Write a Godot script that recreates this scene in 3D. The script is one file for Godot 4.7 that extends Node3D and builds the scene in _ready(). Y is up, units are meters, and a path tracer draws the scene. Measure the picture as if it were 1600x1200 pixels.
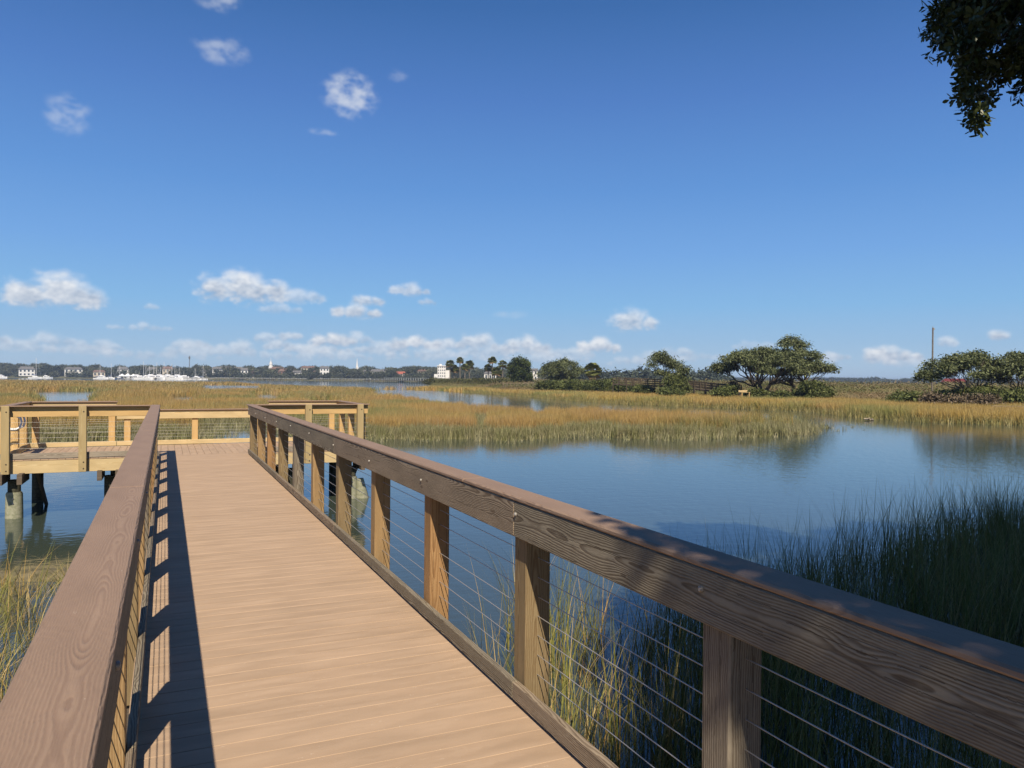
extends Node3D

# ------------------------------------------------------------------ helpers
var M := {}
var box_cache := {}
var used := {}
var rng := RandomNumberGenerator.new()
const DECK := 1.18

func numbered(called: String) -> String:
	if not used.has(called):
		used[called] = 0
		return called
	used[called] += 1
	return "%s_%03d" % [called, used[called]]

func thing(called: String, label: String, category: String, at := Vector3.ZERO, turn := 0.0, group := "") -> Node3D:
	var o := Node3D.new()
	o.name = numbered(called)
	add_child(o)
	o.position = at
	o.rotation.y = turn
	o.set_meta("label", label)
	o.set_meta("category", category)
	if group != "":
		o.set_meta("group", group)
	return o

func part(parent: Node, called: String, mesh: Mesh, mat: Material, at := Vector3.ZERO, rot := Vector3.ZERO) -> MeshInstance3D:
	var o := MeshInstance3D.new()
	o.name = called
	o.mesh = mesh
	o.material_override = mat
	o.position = at
	o.rotation = rot
	parent.add_child(o, true)
	return o

func structure(called: String, mesh: Mesh, mat: Material, label := "") -> MeshInstance3D:
	var o := part(self, called, mesh, mat)
	o.set_meta("kind", "structure")
	if label != "":
		o.set_meta("label", label)
	return o

func copies(parent: Node, called: String, mesh: Mesh, mat: Material, xf: Array, cols: Array) -> MultiMeshInstance3D:
	var mm := MultiMesh.new()
	mm.transform_format = MultiMesh.TRANSFORM_3D
	mm.use_colors = true
	mm.mesh = mesh
	mm.instance_count = xf.size()
	for i in xf.size():
		mm.set_instance_transform(i, xf[i])
		mm.set_instance_color(i, cols[i])
	var o := MultiMeshInstance3D.new()
	o.name = called
	o.multimesh = mm
	o.material_override = mat
	parent.add_child(o, true)
	return o

func face(st: SurfaceTool, pts: Array, uvs: Array, out: Vector3) -> void:
	# convex polygon as a fan, wound clockwise seen from outside
	var p := pts.duplicate()
	var t := uvs.duplicate()
	var n: Vector3 = (p[1] - p[0]).cross(p[2] - p[0])
	if n.dot(out) > 0.0:
		p.reverse()
		t.reverse()
		n = -n
	n = -n.normalized()
	for i in range(1, p.size() - 1):
		for k in [0, i, i + 1]:
			st.set_normal(n)
			st.set_uv(t[k])
			st.add_vertex(p[k])

const TEX_L := 3.2
const TEX_W := 0.64

func wood_uv(p: Vector3, n: Vector3, axis: int, off: Vector2) -> Vector2:
	var u := p[axis]
	var v := 0.0
	var b := n.abs()
	var k := b.max_axis_index()
	if k == axis:
		var q := (axis + 1) % 3
		var r := (axis + 2) % 3
		return Vector2(p[q] / TEX_L * 0.4, p[r] / TEX_W) + off
	for j in 3:
		if j != axis and j != k:
			v = p[j]
	return Vector2(u / TEX_L, v / TEX_W + 0.11 * k + (0.23 if n[k] < 0.0 else 0.0)) + off

# box with chamfered edges; the grain runs along its longest side
func cbox(s: Vector3, c := 0.004, variant := 0) -> ArrayMesh:
	var key := "%.3f %.3f %.3f %.3f %d" % [s.x, s.y, s.z, c, variant]
	if box_cache.has(key):
		return box_cache[key]
	var st := SurfaceTool.new()
	st.begin(Mesh.PRIMITIVE_TRIANGLES)
	var h := s * 0.5
	var axis := s.max_axis_index()
	var off := Vector2(fposmod(variant * 0.371, 1.0), 0.18 + fposmod(variant * 0.2137, 0.3))
	for a in 3:
		var b := (a + 1) % 3
		var d := (a + 2) % 3
		for sg in [-1.0, 1.0]:
			var pts := []
			for q in [[-1, -1], [1, -1], [1, 1], [-1, 1]]:
				var p := Vector3.ZERO
				p[a] = sg * h[a]
				p[b] = q[0] * (h[b] - c)
				p[d] = q[1] * (h[d] - c)
				pts.append(p)
			var n := Vector3.ZERO
			n[a] = sg
			face(st, pts, pts.map(func(p): return wood_uv(p, n, axis, off)), n)
	for a in 3:
		var b := (a + 1) % 3
		var d := (a + 2) % 3
		for sb in [-1.0, 1.0]:
			for sd in [-1.0, 1.0]:
				var pts := []
				for q in [[-1.0, 0], [1.0, 0], [1.0, 1], [-1.0, 1]]:
					var p := Vector3.ZERO
					p[a] = q[0] * (h[a] - c)
					p[b] = sb * (h[b] - (c if q[1] == 1 else 0.0))
					p[d] = sd * (h[d] - (0.0 if q[1] == 1 else c))
					pts.append(p)
				var n := Vector3.ZERO
				n[b] = sb
				n[d] = sd * 0.99
				face(st, pts, pts.map(func(p): return wood_uv(p, n, axis, off)), n)
	for sx in [-1.0, 1.0]:
		for sy in [-1.0, 1.0]:
			for sz in [-1.0, 1.0]:
				var pts := [Vector3(sx * h.x, sy * (h.y - c), sz * (h.z - c)), Vector3(sx * (h.x - c), sy * h.y, sz * (h.z - c)), Vector3(sx * (h.x - c), sy * (h.y - c), sz * h.z)]
				var n := Vector3(sx, sy, sz)
				face(st, pts, pts.map(func(p): return wood_uv(p, n, axis, off)), n)
	var m := st.commit()
	box_cache[key] = m
	return m

func new_st() -> SurfaceTool:
	var st := SurfaceTool.new()
	st.begin(Mesh.PRIMITIVE_TRIANGLES)
	return st

func tri(st: SurfaceTool, a: Vector3, b: Vector3, c: Vector3, na: Vector3, nb: Vector3, nc: Vector3, ua := Vector2.ZERO, ub := Vector2.ZERO, uc := Vector2.ZERO) -> void:
	# a, b, c anticlockwise seen from the side the normals point to
	st.set_normal(na); st.set_uv(ua); st.add_vertex(a)
	st.set_normal(nc); st.set_uv(uc); st.add_vertex(c)
	st.set_normal(nb); st.set_uv(ub); st.add_vertex(b)

# a tapered tube through points with radii; closed at both ends
func tube(st: SurfaceTool, pts: Array, rad: Array, sides := 8, cap := true) -> void:
	var rings := []
	var norms := []
	var up := Vector3(0.31, 0.2, 0.93).normalized()
	var len_u := 0.0
	var us := []
	for i in pts.size():
		var d: Vector3
		if i == 0:
			d = pts[1] - pts[0]
		elif i == pts.size() - 1:
			d = pts[i] - pts[i - 1]
		else:
			d = pts[i + 1] - pts[i - 1]
		d = d.normalized()
		if i > 0:
			len_u += (pts[i] - pts[i - 1]).length()
		us.append(len_u)
		var x := d.cross(up)
		if x.length() < 0.05:
			x = d.cross(Vector3(1, 0, 0))
		x = x.normalized()
		var y := d.cross(x).normalized()
		up = -y.cross(d).cross(d) if false else up
		var ring := []
		var nn := []
		for k in sides + 1:
			var a := TAU * k / sides
			var n := x * cos(a) + y * sin(a)
			nn.append(n)
			ring.append(pts[i] + n * rad[i])
		rings.append(ring)
		norms.append(nn)
	for i in pts.size() - 1:
		for k in sides:
			var a: Vector3 = rings[i][k]
			var b: Vector3 = rings[i][k + 1]
			var c: Vector3 = rings[i + 1][k + 1]
			var d: Vector3 = rings[i + 1][k]
			var u0 := Vector2(us[i] / TEX_L, float(k) / sides)
			var u1 := Vector2(us[i] / TEX_L, float(k + 1) / sides)
			var u2 := Vector2(us[i + 1] / TEX_L, float(k + 1) / sides)
			var u3 := Vector2(us[i + 1] / TEX_L, float(k) / sides)
			tri(st, a, b, c, norms[i][k], norms[i][k + 1], norms[i + 1][k + 1], u0, u1, u2)
			tri(st, a, c, d, norms[i][k], norms[i + 1][k + 1], norms[i + 1][k], u0, u2, u3)
	if cap:
		for e in [0, pts.size() - 1]:
			var n: Vector3 = (pts[0] - pts[1]).normalized() if e == 0 else (pts[e] - pts[e - 1]).normalized()
			for k in sides:
				if e == 0:
					tri(st, pts[e], rings[e][k + 1], rings[e][k], n, n, n, Vector2(0.5, 0.5), Vector2(0.52, 0.5), Vector2(0.5, 0.52))
				else:
					tri(st, pts[e], rings[e][k], rings[e][k + 1], n, n, n, Vector2(0.5, 0.5), Vector2(0.52, 0.5), Vector2(0.5, 0.52))

func tube_mesh(pts: Array, rad: Array, sides := 8) -> ArrayMesh:
	var st := new_st()
	tube(st, pts, rad, sides)
	return st.commit()

func slab(st: SurfaceTool, c: Vector3, s: Vector3) -> void:
	var h := s * 0.5
	for a in 3:
		var b := (a + 1) % 3
		var d := (a + 2) % 3
		for sg in [-1.0, 1.0]:
			var pts := []
			for q in [[-1, -1], [1, -1], [1, 1], [-1, 1]]:
				var p := Vector3.ZERO
				p[a] = sg * h[a]
				p[b] = q[0] * h[b]
				p[d] = q[1] * h[d]
				pts.append(p + c)
			var n := Vector3.ZERO
			n[a] = sg
			face(st, pts, [Vector2(0, 0), Vector2(1, 0), Vector2(1, 1), Vector2(0, 1)], n)

func slab_mesh(s: Vector3, c := Vector3.ZERO) -> ArrayMesh:
	var st := new_st()
	slab(st, c, s)
	return st.commit()

# ------------------------------------------------------------------ materials
func noise(seed_: int, freq: float, oct := 4) -> FastNoiseLite:
	var n := FastNoiseLite.new()
	n.noise_type = FastNoiseLite.TYPE_SIMPLEX_SMOOTH
	n.seed = seed_
	n.frequency = freq
	n.fractal_octaves = oct
	return n

func mat(col: Color, rough := 0.8, spec := 0.3) -> StandardMaterial3D:
	var m := StandardMaterial3D.new()
	m.albedo_color = col.linear_to_srgb()
	m.roughness = rough
	m.metallic_specular = spec
	return m

func tex(im: Image) -> ImageTexture:
	return ImageTexture.create_from_image(im)

# plain-sawn softwood: growth rings cut at a slant, knots that push the rings aside
func wood_mat(seed_: int, early: Color, late: Color, rings: float, wander: float, knots: int, stain: float, bump: float, rough: float, fine := 0.5, specks := 0, cracks := 0) -> StandardMaterial3D:
	var w := 1024
	var h := 320
	var n1 := noise(seed_, 1.0, 2)
	var n2 := noise(seed_ + 7, 1.0, 3)
	var r := RandomNumberGenerator.new()
	r.seed = seed_
	var ks := []
	for i in knots:
		ks.append(Vector3(r.randf(), r.randf_range(0.05, 0.95), r.randf_range(0.6, 1.3)))
	var im := Image.create(w, h, false, Image.FORMAT_RGB8)
	var hm := Image.create(w, h, false, Image.FORMAT_RGB8)
	for x in w:
		var u := float(x) / w
		var cx := cos(u * TAU) * 0.5
		var sx := sin(u * TAU) * 0.5
		for y in h:
			var v := float(y) / h
			var vc := (fposmod(v * 3.0, 1.0) - 0.5) / 3.0 + 0.02 * n1.get_noise_3d(cx * 1.5, sx * 1.5, 3.0)
			var depth := 0.045 + 0.035 * n1.get_noise_3d(cx * 1.2, sx * 1.2, floorf(v * 3.0) * 7.0) * wander + 0.02 * cos(u * TAU + floorf(v * 3.0) * 2.1)
			var f := rings * sqrt(vc * vc + depth * depth) + 0.55 * n1.get_noise_3d(cx * 2.2, sx * 2.2, v * 5.0 + 9.0) + 0.16 * n1.get_noise_3d(cx * 14.0, sx * 14.0, v * 14.0)
			var dark := 0.0
			for k in ks:
				var du: float = absf(u - k.x)
				du = minf(du, 1.0 - du) * TEX_L / (0.13 * k.z)
				var dv: float = (v - k.y) * TEX_W / (0.035 * k.z)
				var d2 := du * du + dv * dv
				if d2 < 9.0:
					f += 2.4 * exp(-d2 * 0.8)
					if d2 < 0.04:
						dark = 0.7
			var t := f - floorf(f)
			var g := smoothstep(0.15, 0.8, t) * (1.0 - smoothstep(0.86, 1.0, t))
			var fib := n2.get_noise_3d(cx * 14.0, sx * 14.0, v * 160.0)
			var st_ := n2.get_noise_3d(cx * 1.6 + 4.0, sx * 1.6, v * 4.0)
			var q := clampf(g * 0.85 + fine * fib + dark, 0.0, 1.0)
			var c := early.lerp(late, q)
			c = c * (1.0 + stain * st_ + 0.10 * fib)
			im.set_pixel(x, y, c.clamp().linear_to_srgb())
			var hh := clampf(0.62 - 0.35 * g * 0.9 + 0.3 * fib, 0.0, 1.0)
			hm.set_pixel(x, y, Color(hh, hh, hh))
	# drying checks along the grain
	for i in cracks:
		var y := float(r.randi() % h)
		var x0 := r.randi() % w
		for k in r.randi_range(30, 190):
			y += r.randf_range(-0.16, 0.16)
			var q := Vector2i((x0 + k) % w, clampi(int(y), 0, h - 1))
			im.set_pixelv(q, im.get_pixelv(q).lerp(Color(0.13, 0.10, 0.08), 0.6))
			hm.set_pixelv(q, Color(0.1, 0.1, 0.1))
	# scuffs and pale specks
	for i in specks:
		var c := Vector2i(r.randi() % w, r.randi() % h)
		var pale := r.randf() < 0.6
		for k in r.randi_range(1, 7):
			var q := c + Vector2i(r.randi_range(-3, 3), r.randi_range(-2, 2)) if pale else c + Vector2i(k * 3, r.randi_range(-1, 1))
			var pc := Vector2i(posmod(q.x, w), clampi(q.y, 0, h - 1))
			var oc := im.get_pixelv(pc)
			im.set_pixelv(pc, oc.lerp(Color(0.86, 0.82, 0.76) if pale else Color(0.50, 0.40, 0.32), 0.55 if pale else 0.35))
	var m := StandardMaterial3D.new()
	m.albedo_texture = tex(im)
	hm.bump_map_to_normal_map(bump)
	m.normal_enabled = true
	m.normal_texture = tex(hm)
	m.normal_scale = 1.0
	m.roughness = rough
	m.metallic_specular = 0.25
	return m

func tinted(m: StandardMaterial3D, c: Color) -> StandardMaterial3D:
	var o: StandardMaterial3D = m.duplicate()
	o.albedo_color = c
	return o

# mottled matter in world space: two colours and a third in patches
func mottled(seed_: int, a: Color, b: Color, scale: float, rough := 0.95, freq := 0.02) -> StandardMaterial3D:
	var n := noise(seed_, freq, 5)
	var src := n.get_seamless_image(256, 256)
	var n2 := noise(seed_ + 3, freq * 4.0, 3).get_seamless_image(256, 256)
	var im := Image.create(256, 256, false, Image.FORMAT_RGB8)
	for x in 256:
		for y in 256:
			var t := clampf(src.get_pixel(x, y).r * 0.65 + n2.get_pixel(x, y).r * 0.5 - 0.05, 0.0, 1.0)
			im.set_pixel(x, y, a.lerp(b, smoothstep(0.25, 0.75, t)).linear_to_srgb())
	var m := StandardMaterial3D.new()
	m.albedo_texture = tex(im)
	m.uv1_triplanar = true
	m.uv1_world_triplanar = true
	m.uv1_scale = Vector3.ONE * scale
	m.roughness = rough
	m.metallic_specular = 0.2
	return m

func leaf_mat(back: Color, rough := 0.6, spec := 0.25) -> StandardMaterial3D:
	var m := StandardMaterial3D.new()
	m.vertex_color_use_as_albedo = true
	m.roughness = rough
	m.metallic_specular = spec
	m.cull_mode = BaseMaterial3D.CULL_DISABLED
	m.backlight_enabled = true
	m.backlight = back
	return m

func make_materials() -> void:
	# weathered pine of the rails: greyed, brown late wood
	M.rail = wood_mat(11, Color(0.295, 0.235, 0.165), Color(0.122, 0.087, 0.057), 78.0, 1.2, 9, 0.24, 1.2, 0.75, 0.45, 0, 70)
	M.rail_b = tinted(M.rail, Color(0.93, 0.96, 0.97))
	M.post = wood_mat(23, Color(0.360, 0.245, 0.122), Color(0.225, 0.135, 0.060), 70.0, 0.8, 3, 0.22, 1.0, 0.75, 0.4, 0, 40)
	M.post_b = tinted(M.post, Color(0.86, 0.90, 0.94))
	M.post_c = tinted(M.post, Color(1.0, 0.95, 0.92))
	M.grey_post = tinted(M.rail, Color(0.92, 0.95, 0.98))
	M.pine = wood_mat(37, Color(0.555, 0.440, 0.250), Color(0.450, 0.325, 0.160), 60.0, 0.8, 7, 0.14, 0.8, 0.75, 0.35)
	M.pine_b = tinted(M.pine, Color(1.0, 0.94, 0.86))
	M.old = wood_mat(41, Color(0.150, 0.120, 0.090), Color(0.070, 0.052, 0.038), 80.0, 1.0, 5, 0.3, 1.2, 0.85)
	M.grey = wood_mat(43, Color(0.330, 0.285, 0.225), Color(0.200, 0.160, 0.120), 80.0, 1.0, 4, 0.25, 1.2, 0.85)
	# composite cap: embossed cathedral grain in one colour
	M.front_post = tinted(M.pine, Color(0.87, 0.87, 0.85))
	M.trestle = tinted(M.grey, Color(0.60, 0.58, 0.56))
	M.pier = mat(Color(0.42, 0.44, 0.40), 0.7)
	M.cap = wood_mat(53, Color(0.284, 0.198, 0.140), Color(0.222, 0.150, 0.106), 105.0, 1.3, 3, 0.10, 1.1, 0.62, 0.25, 50)
	# composite decking: fine streaks
	var decks := []
	for k in 4:
		var tone := 1.0 + 0.022 * (k - 1.5)
		decks.append(wood_mat(61 + k, Color(0.405, 0.292, 0.197) * tone, Color(0.378, 0.268, 0.178) * tone, 6.0, 0.6, 0, 0.15, 0.35, 0.72, 1.3, 90))
	M.decks = decks
	M.steel = mat(Color(0.42, 0.40, 0.37), 0.45, 0.5)
	M.steel.metallic = 0.5
	M.white = mat(Color(0.78, 0.78, 0.76), 0.5)
	M.sleeve = mottled(71, Color(0.36, 0.35, 0.26), Color(0.22, 0.23, 0.15), 2.2)
	M.pile = mottled(72, Color(0.09, 0.085, 0.06), Color(0.04, 0.04, 0.03), 3.0)
	M.bark = mottled(73, Color(0.115, 0.095, 0.075), Color(0.05, 0.042, 0.034), 0.8)
	M.barkpale = mottled(74, Color(0.25, 0.22, 0.18), Color(0.12, 0.105, 0.085), 0.8)
	M.leaf = leaf_mat(Color(0.25, 0.3, 0.08))
	M.oakleaf = leaf_mat(Color(0.10, 0.12, 0.03), 0.45, 0.4)
	M.grass = leaf_mat(Color(0.35, 0.32, 0.16), 0.65, 0.3)
	M.land = mottled(75, Color(0.155, 0.145, 0.050), Color(0.240, 0.185, 0.095), 0.045)
	M.sand = mottled(76, Color(0.42, 0.36, 0.25), Color(0.28, 0.23, 0.15), 0.3)
	M.mud = mottled(77, Color(0.115, 0.10, 0.055), Color(0.21, 0.175, 0.10), 0.5, 0.7)
	M.townland = mottled(78, Color(0.07, 0.085, 0.035), Color(0.15, 0.13, 0.07), 0.02)
	M.roof_grey = mat(Color(0.14, 0.135, 0.13), 0.8)
	M.roof_red = mat(Color(0.36, 0.11, 0.07), 0.8)
	M.roof_brown = mat(Color(0.17, 0.11, 0.085), 0.8)
	M.wall_white = mottled(79, Color(0.74, 0.73, 0.70), Color(0.64, 0.63, 0.60), 0.2)
	M.wall_beige = mottled(80, Color(0.56, 0.49, 0.38), Color(0.48, 0.42, 0.33), 0.2)
	M.wall_brick = mottled(81, Color(0.27, 0.13, 0.09), Color(0.20, 0.10, 0.07), 0.3)
	M.glass = mat(Color(0.03, 0.04, 0.05), 0.12, 0.5)
	M.hull = mat(Color(0.80, 0.80, 0.80), 0.3, 0.5)
	M.hull_blue = mat(Color(0.05, 0.09, 0.2), 0.3, 0.5)
	M.canvas = mat(Color(0.08, 0.13, 0.28), 0.8)
	M.alu = mat(Color(0.66, 0.66, 0.66), 0.4)
	M.red = mottled(82, Color(0.17, 0.035, 0.03), Color(0.12, 0.028, 0.025), 0.5)
	M.rubber = mat(Color(0.03, 0.03, 0.03), 0.7)
	# turbid estuary water with wind ripples of three sizes
	var hgt := Image.create(512, 512, false, Image.FORMAT_RGB8)
	var fa := noise(90, 0.016, 4).get_seamless_image(512, 512)
	var fb := noise(91, 0.045, 3).get_seamless_image(512, 512)
	for x in 512:
		for y in 512:
			var q := fa.get_pixel(x, y).r * 0.6 + fb.get_pixel(x, y).r * 0.4
			hgt.set_pixel(x, y, Color(q, q, q))
	hgt.bump_map_to_normal_map(5.0)
	var wm := StandardMaterial3D.new()
	wm.albedo_color = Color(0.045, 0.060, 0.046).linear_to_srgb()
	wm.roughness = 0.07
	wm.metallic_specular = 0.5
	wm.normal_enabled = true
	wm.normal_texture = tex(hgt)
	wm.normal_scale = 0.085
	wm.uv1_triplanar = true
	wm.uv1_world_triplanar = true
	wm.uv1_scale = Vector3(0.13, 0.3, 0.30)
	M.water = wm

# ------------------------------------------------------------------ sky
func sky_image() -> Image:
	var w := 4096
	var h := 2048
	var im := Image.create(w, h, false, Image.FORMAT_RGBF)
	# elevation in degrees, linear colour
	var stops := [[-90.0, Color(0.141, 0.172, 0.189)], [-0.5, Color(0.192, 0.243, 0.289)], [0.0, Color(0.333, 0.445, 0.558)], [1.2, Color(0.308, 0.435, 0.567)], [2.8, Color(0.255, 0.405, 0.577)], [5.4, Color(0.188, 0.374, 0.605)], [9.2, Color(0.140, 0.304, 0.594)], [13.8, Color(0.097, 0.238, 0.527)], [20.0, Color(0.066, 0.167, 0.428)], [26.0, Color(0.038, 0.117, 0.318)], [45.0, Color(0.026, 0.086, 0.254)], [90.0, Color(0.023, 0.071, 0.214)]]
	for y in h:
		var el := 90.0 - (y + 0.5) * 180.0 / h
		var c: Color = stops[0][1]
		for i in stops.size() - 1:
			if el >= stops[i][0] and el <= stops[i + 1][0]:
				c = stops[i][1].lerp(stops[i + 1][1], (el - stops[i][0]) / (stops[i + 1][0] - stops[i][0]))
		im.fill_rect(Rect2i(0, y, w, 1), c)
	# clouds: azimuth (degrees right of the walkway), elevation of the base, width, height, density, raggedness
	var cl := [[-8.46, 1.55, 5.09, 0.73, 0.50, 0.0], [-4.94, 1.47, 5.48, 0.67, 0.50, 0.0], [2.89, 1.47, 7.08, 0.81, 0.55, 0.0], [6.72, 2.55, 2.62, 0.64, 0.50, 0.0], [14.42, 1.86, 5.60, 0.85, 0.60, 0.0], [19.63, 2.21, 3.35, 0.86, 0.70, 0.0], [23.47, 1.77, 6.26, 0.87, 0.60, 0.0], [28.28, 1.71, 5.75, 0.77, 0.50, 0.0], [13.03, 2.59, 2.78, 0.66, 0.50, 0.0], [9.83, 1.78, 4.96, 0.75, 0.60, 0.0], [35.37, 1.37, 6.50, 0.66, 0.40, 0.0], [39.03, 1.57, 4.96, 0.56, 0.35, 0.0], [-6.57, 4.48, 6.72, 1.98, 1.00, 0.0], [5.19, 5.41, 6.44, 2.18, 1.00, 0.0], [8.91, 5.41, 4.25, 0.93, 0.55, 0.0], [7.58, 4.63, 3.53, 0.74, 0.45, 0.0], [13.01, 4.47, 4.16, 1.13, 0.95, 0.0], [13.70, 5.42, 3.07, 0.85, 0.80, 0.0], [16.74, 6.20, 3.31, 0.95, 0.70, 0.0], [18.07, 5.52, 1.52, 0.57, 0.60, 0.0], [-0.94, 4.60, 1.10, 0.35, 0.45, 0.0], [12.26, 18.10, 4.60, 3.67, 0.85, 1.0], [10.31, 17.02, 2.27, 0.65, 0.45, 1.0], [-5.91, 15.03, 3.23, 2.83, 0.50, 1.0], [3.39, 20.70, 4.41, 2.16, 0.50, 1.0], [3.24, 23.82, 3.77, 1.80, 0.55, 1.0], [33.48, 3.73, 3.47, 1.71, 0.80, 0.0], [11.42, 2.37, 3.84, 1.22, 1.00, 0.0], [8.26, 2.77, 1.95, 0.65, 0.70, 0.0], [7.38, 2.02, 2.64, 0.74, 0.70, 0.0], [5.00, 1.69, 1.88, 0.82, 0.60, 0.0], [17.15, 2.18, 4.36, 1.15, 1.00, 0.0], [21.78, 2.28, 4.04, 1.25, 0.80, 0.0], [25.39, 2.03, 4.62, 1.16, 0.90, 0.0], [30.90, 2.06, 3.80, 0.96, 1.00, 0.0], [36.76, 1.66, 2.76, 0.94, 0.50, 0.0], [51.00, 1.39, 4.24, 1.21, 1.00, 0.0], [47.22, 1.48, 2.86, 0.71, 0.70, 0.0], [57.05, 2.78, 1.37, 0.61, 0.90, 0.0], [54.17, 2.42, 1.31, 0.59, 0.60, 0.0], [-6.38, 1.89, 3.91, 0.91, 0.50, 0.0], [-3.65, 1.76, 2.62, 0.59, 0.45, 0.0], [1.65, 1.98, 3.27, 0.71, 0.50, 0.0], [-0.97, 3.13, 3.14, 0.43, 0.45, 0.0], [-3.09, 3.14, 1.14, 0.34, 0.40, 0.0], [19.63, 1.44, 11.47, 0.86, 0.55, 0.0], [10.29, 1.32, 9.96, 0.84, 0.50, 0.0], [-0.37, 1.23, 10.31, 0.70, 0.45, 0.0], [27.32, 1.32, 7.68, 0.77, 0.50, 0.0], [33.98, 1.17, 5.62, 0.66, 0.40, 0.0], [-9.31, 2.00, 1.00, 0.56, 0.60, 0.0], [24.41, 4.47, 3.37, 0.77, 0.25, 1.0], [42.13, 2.35, 3.93, 0.64, 0.30, 0.0], [53.08, 1.13, 6.68, 0.51, 0.40, 0.0], [15.68, 20.92, 1.88, 1.14, 0.25, 1.0]]
	var r := RandomNumberGenerator.new()
	r.seed = 5
	for i in 70:
		var az := r.randf_range(72.0, 338.0)
		var el := r.randf_range(0.8, 9.0)
		cl.append([az, el, r.randf_range(2.0, 8.0), r.randf_range(0.6, 1.9), r.randf_range(0.35, 1.0), 0.5])
	var n := noise(101, 1.0, 6)
	n.fractal_gain = 0.55
	for k in cl.size():
		var c: Array = cl[k]
		var ppd := w / 360.0
		var hw: float = c[2] * 0.75 * ppd
		var y1 := int((90.0 - c[1] + 0.35 * c[3]) * h / 180.0)
		var y0 := int((90.0 - c[1] - 1.35 * c[3]) * h / 180.0)
		var xc: float = c[0] * ppd
		var wisp: float = c[5]
		var puffs := []
		r.seed = 900 + k
		var np := clampi(int(c[2] / c[3] * 1.5), 3, 11)
		for q in np:
			var pu := -0.80 + 1.6 * (q + r.randf_range(0.2, 0.8)) / np
			var pr := lerpf(0.24, 0.66, pow(1.0 - absf(pu + 0.1), 1.1)) * r.randf_range(0.7, 1.15)
			puffs.append(Vector3(pu, pr * r.randf_range(0.5, 1.0), pr))
		for y in range(y0, mini(y1, h / 2)):
			var el := 90.0 - (y + 0.5) * 180.0 / h
			var v: float = (el - c[1]) / c[3]
			for xi in range(int(xc - hw), int(xc + hw)):
				var az := xi / ppd
				var u: float = (az - c[0]) / (c[2] * 0.5)
				var nx: float = az * 1.3
				var ny: float = el * 1.9 + k * 7.3
				var f := n.get_noise_2d(nx * 0.45, ny * 0.55)
				var f2 := n.get_noise_2d(nx * 1.5 + 40.0, ny * 1.7)
				var dens := 0.0
				var lit := 0.8
				if wisp > 0.9:
					var body: float = 1.0 - u * u - pow((v - 0.5) * 2.0, 2.0)
					dens = 0.80 * smoothstep(-0.1, 1.7, body * 1.05 + f * 1.35 + f2 * 0.16) * smoothstep(-0.2, 0.9, body)
				else:
					var near := -9.0
					for q in puffs:
						var wx: float = (u + 0.10 * f - q.x) * c[2] * 0.5 / (q.z * c[3] * 1.35)
						var wy: float = (v + 0.16 * f2 - q.y) / q.z
						near = maxf(near, 1.0 - sqrt(wx * wx + wy * wy))
					dens = smoothstep(-0.30, 0.80, near * 1.15 + 0.50 * f + 0.26 * f2) * smoothstep(-0.35, 0.20, v + 0.25 * f)
					lit = clampf(0.10 + 0.85 * v + f * 0.55 + f2 * 0.35 + 0.25 * (1.0 - near), 0.0, 1.0)
				dens *= c[4]
				if dens < 0.004:
					continue
				var cc := Color(0.27, 0.34, 0.45).lerp(Color(0.64, 0.66, 0.69), lit)
				var px := posmod(xi, w)
				im.set_pixel(px, y, im.get_pixel(px, y).lerp(cc, clampf(dens, 0.0, 0.97)))
	return im

func make_camera_and_light() -> void:
	var cam := Camera3D.new()
	cam.name = "camera"
	add_child(cam)
	cam.position = Vector3(0, 2.85, 0)
	cam.rotation_order = EULER_ORDER_YXZ
	cam.rotation_degrees = Vector3(-0.337, -24.45, 0.5)
	cam.fov = 53.5
	cam.near = 0.05
	cam.far = 6000.0
	cam.current = true
	var env := Environment.new()
	env.background_mode = Environment.BG_SKY
	var sky := Sky.new()
	var pm := PanoramaSkyMaterial.new()
	pm.panorama = tex(sky_image())
	pm.energy_multiplier = 1.0
	sky.sky_material = pm
	env.sky = sky
	env.ambient_light_source = Environment.AMBIENT_SOURCE_SKY
	env.tonemap_mode = Environment.TONE_MAPPER_LINEAR
	env.tonemap_exposure = 1.3
	env.sdfgi_enabled = true
	env.ssao_enabled = true
	env.ssil_enabled = true
	# light sea haze
	env.fog_enabled = true
	env.fog_density = 0.00022
	env.fog_light_color = Color(0.78, 0.87, 1.0)
	var we := WorldEnvironment.new()
	we.name = "environment"
	we.environment = env
	add_child(we)
	var sun := DirectionalLight3D.new()
	sun.name = "sun"
	add_child(sun)
	sun.look_at_from_position(Vector3.ZERO, Vector3(0.287, -1.0, -0.89), Vector3.UP)
	sun.light_energy = 1.6
	sun.light_angular_distance = 0.5
	sun.light_color = Color(1.0, 0.945, 0.86)
	sun.shadow_enabled = true

# ------------------------------------------------------------------ boardwalk
func post_mat(i: int) -> StandardMaterial3D:
	return [M.post, M.post_b, M.post, M.grey_post, M.post_b, M.post_c][i % 6]

func bolt_mesh(r := 0.011) -> ArrayMesh:
	var key := "bolt%.3f" % r
	if not box_cache.has(key):
		box_cache[key] = tube_mesh([Vector3.ZERO, Vector3(0, 0, 0.006), Vector3(0, 0, 0.009)], [r, r, r * 0.55], 8)
	return box_cache[key]

func cable_mesh(length: float) -> ArrayMesh:
	var key := "cable%.3f" % length
	if not box_cache.has(key):
		box_cache[key] = tube_mesh([Vector3(0, 0, -length * 0.5), Vector3(0, 0, length * 0.5)], [0.0023, 0.0023], 6)
	return box_cache[key]

const CABLE_Y := [0.155, 0.255, 0.355, 0.455, 0.555, 0.655, 0.755]

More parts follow.
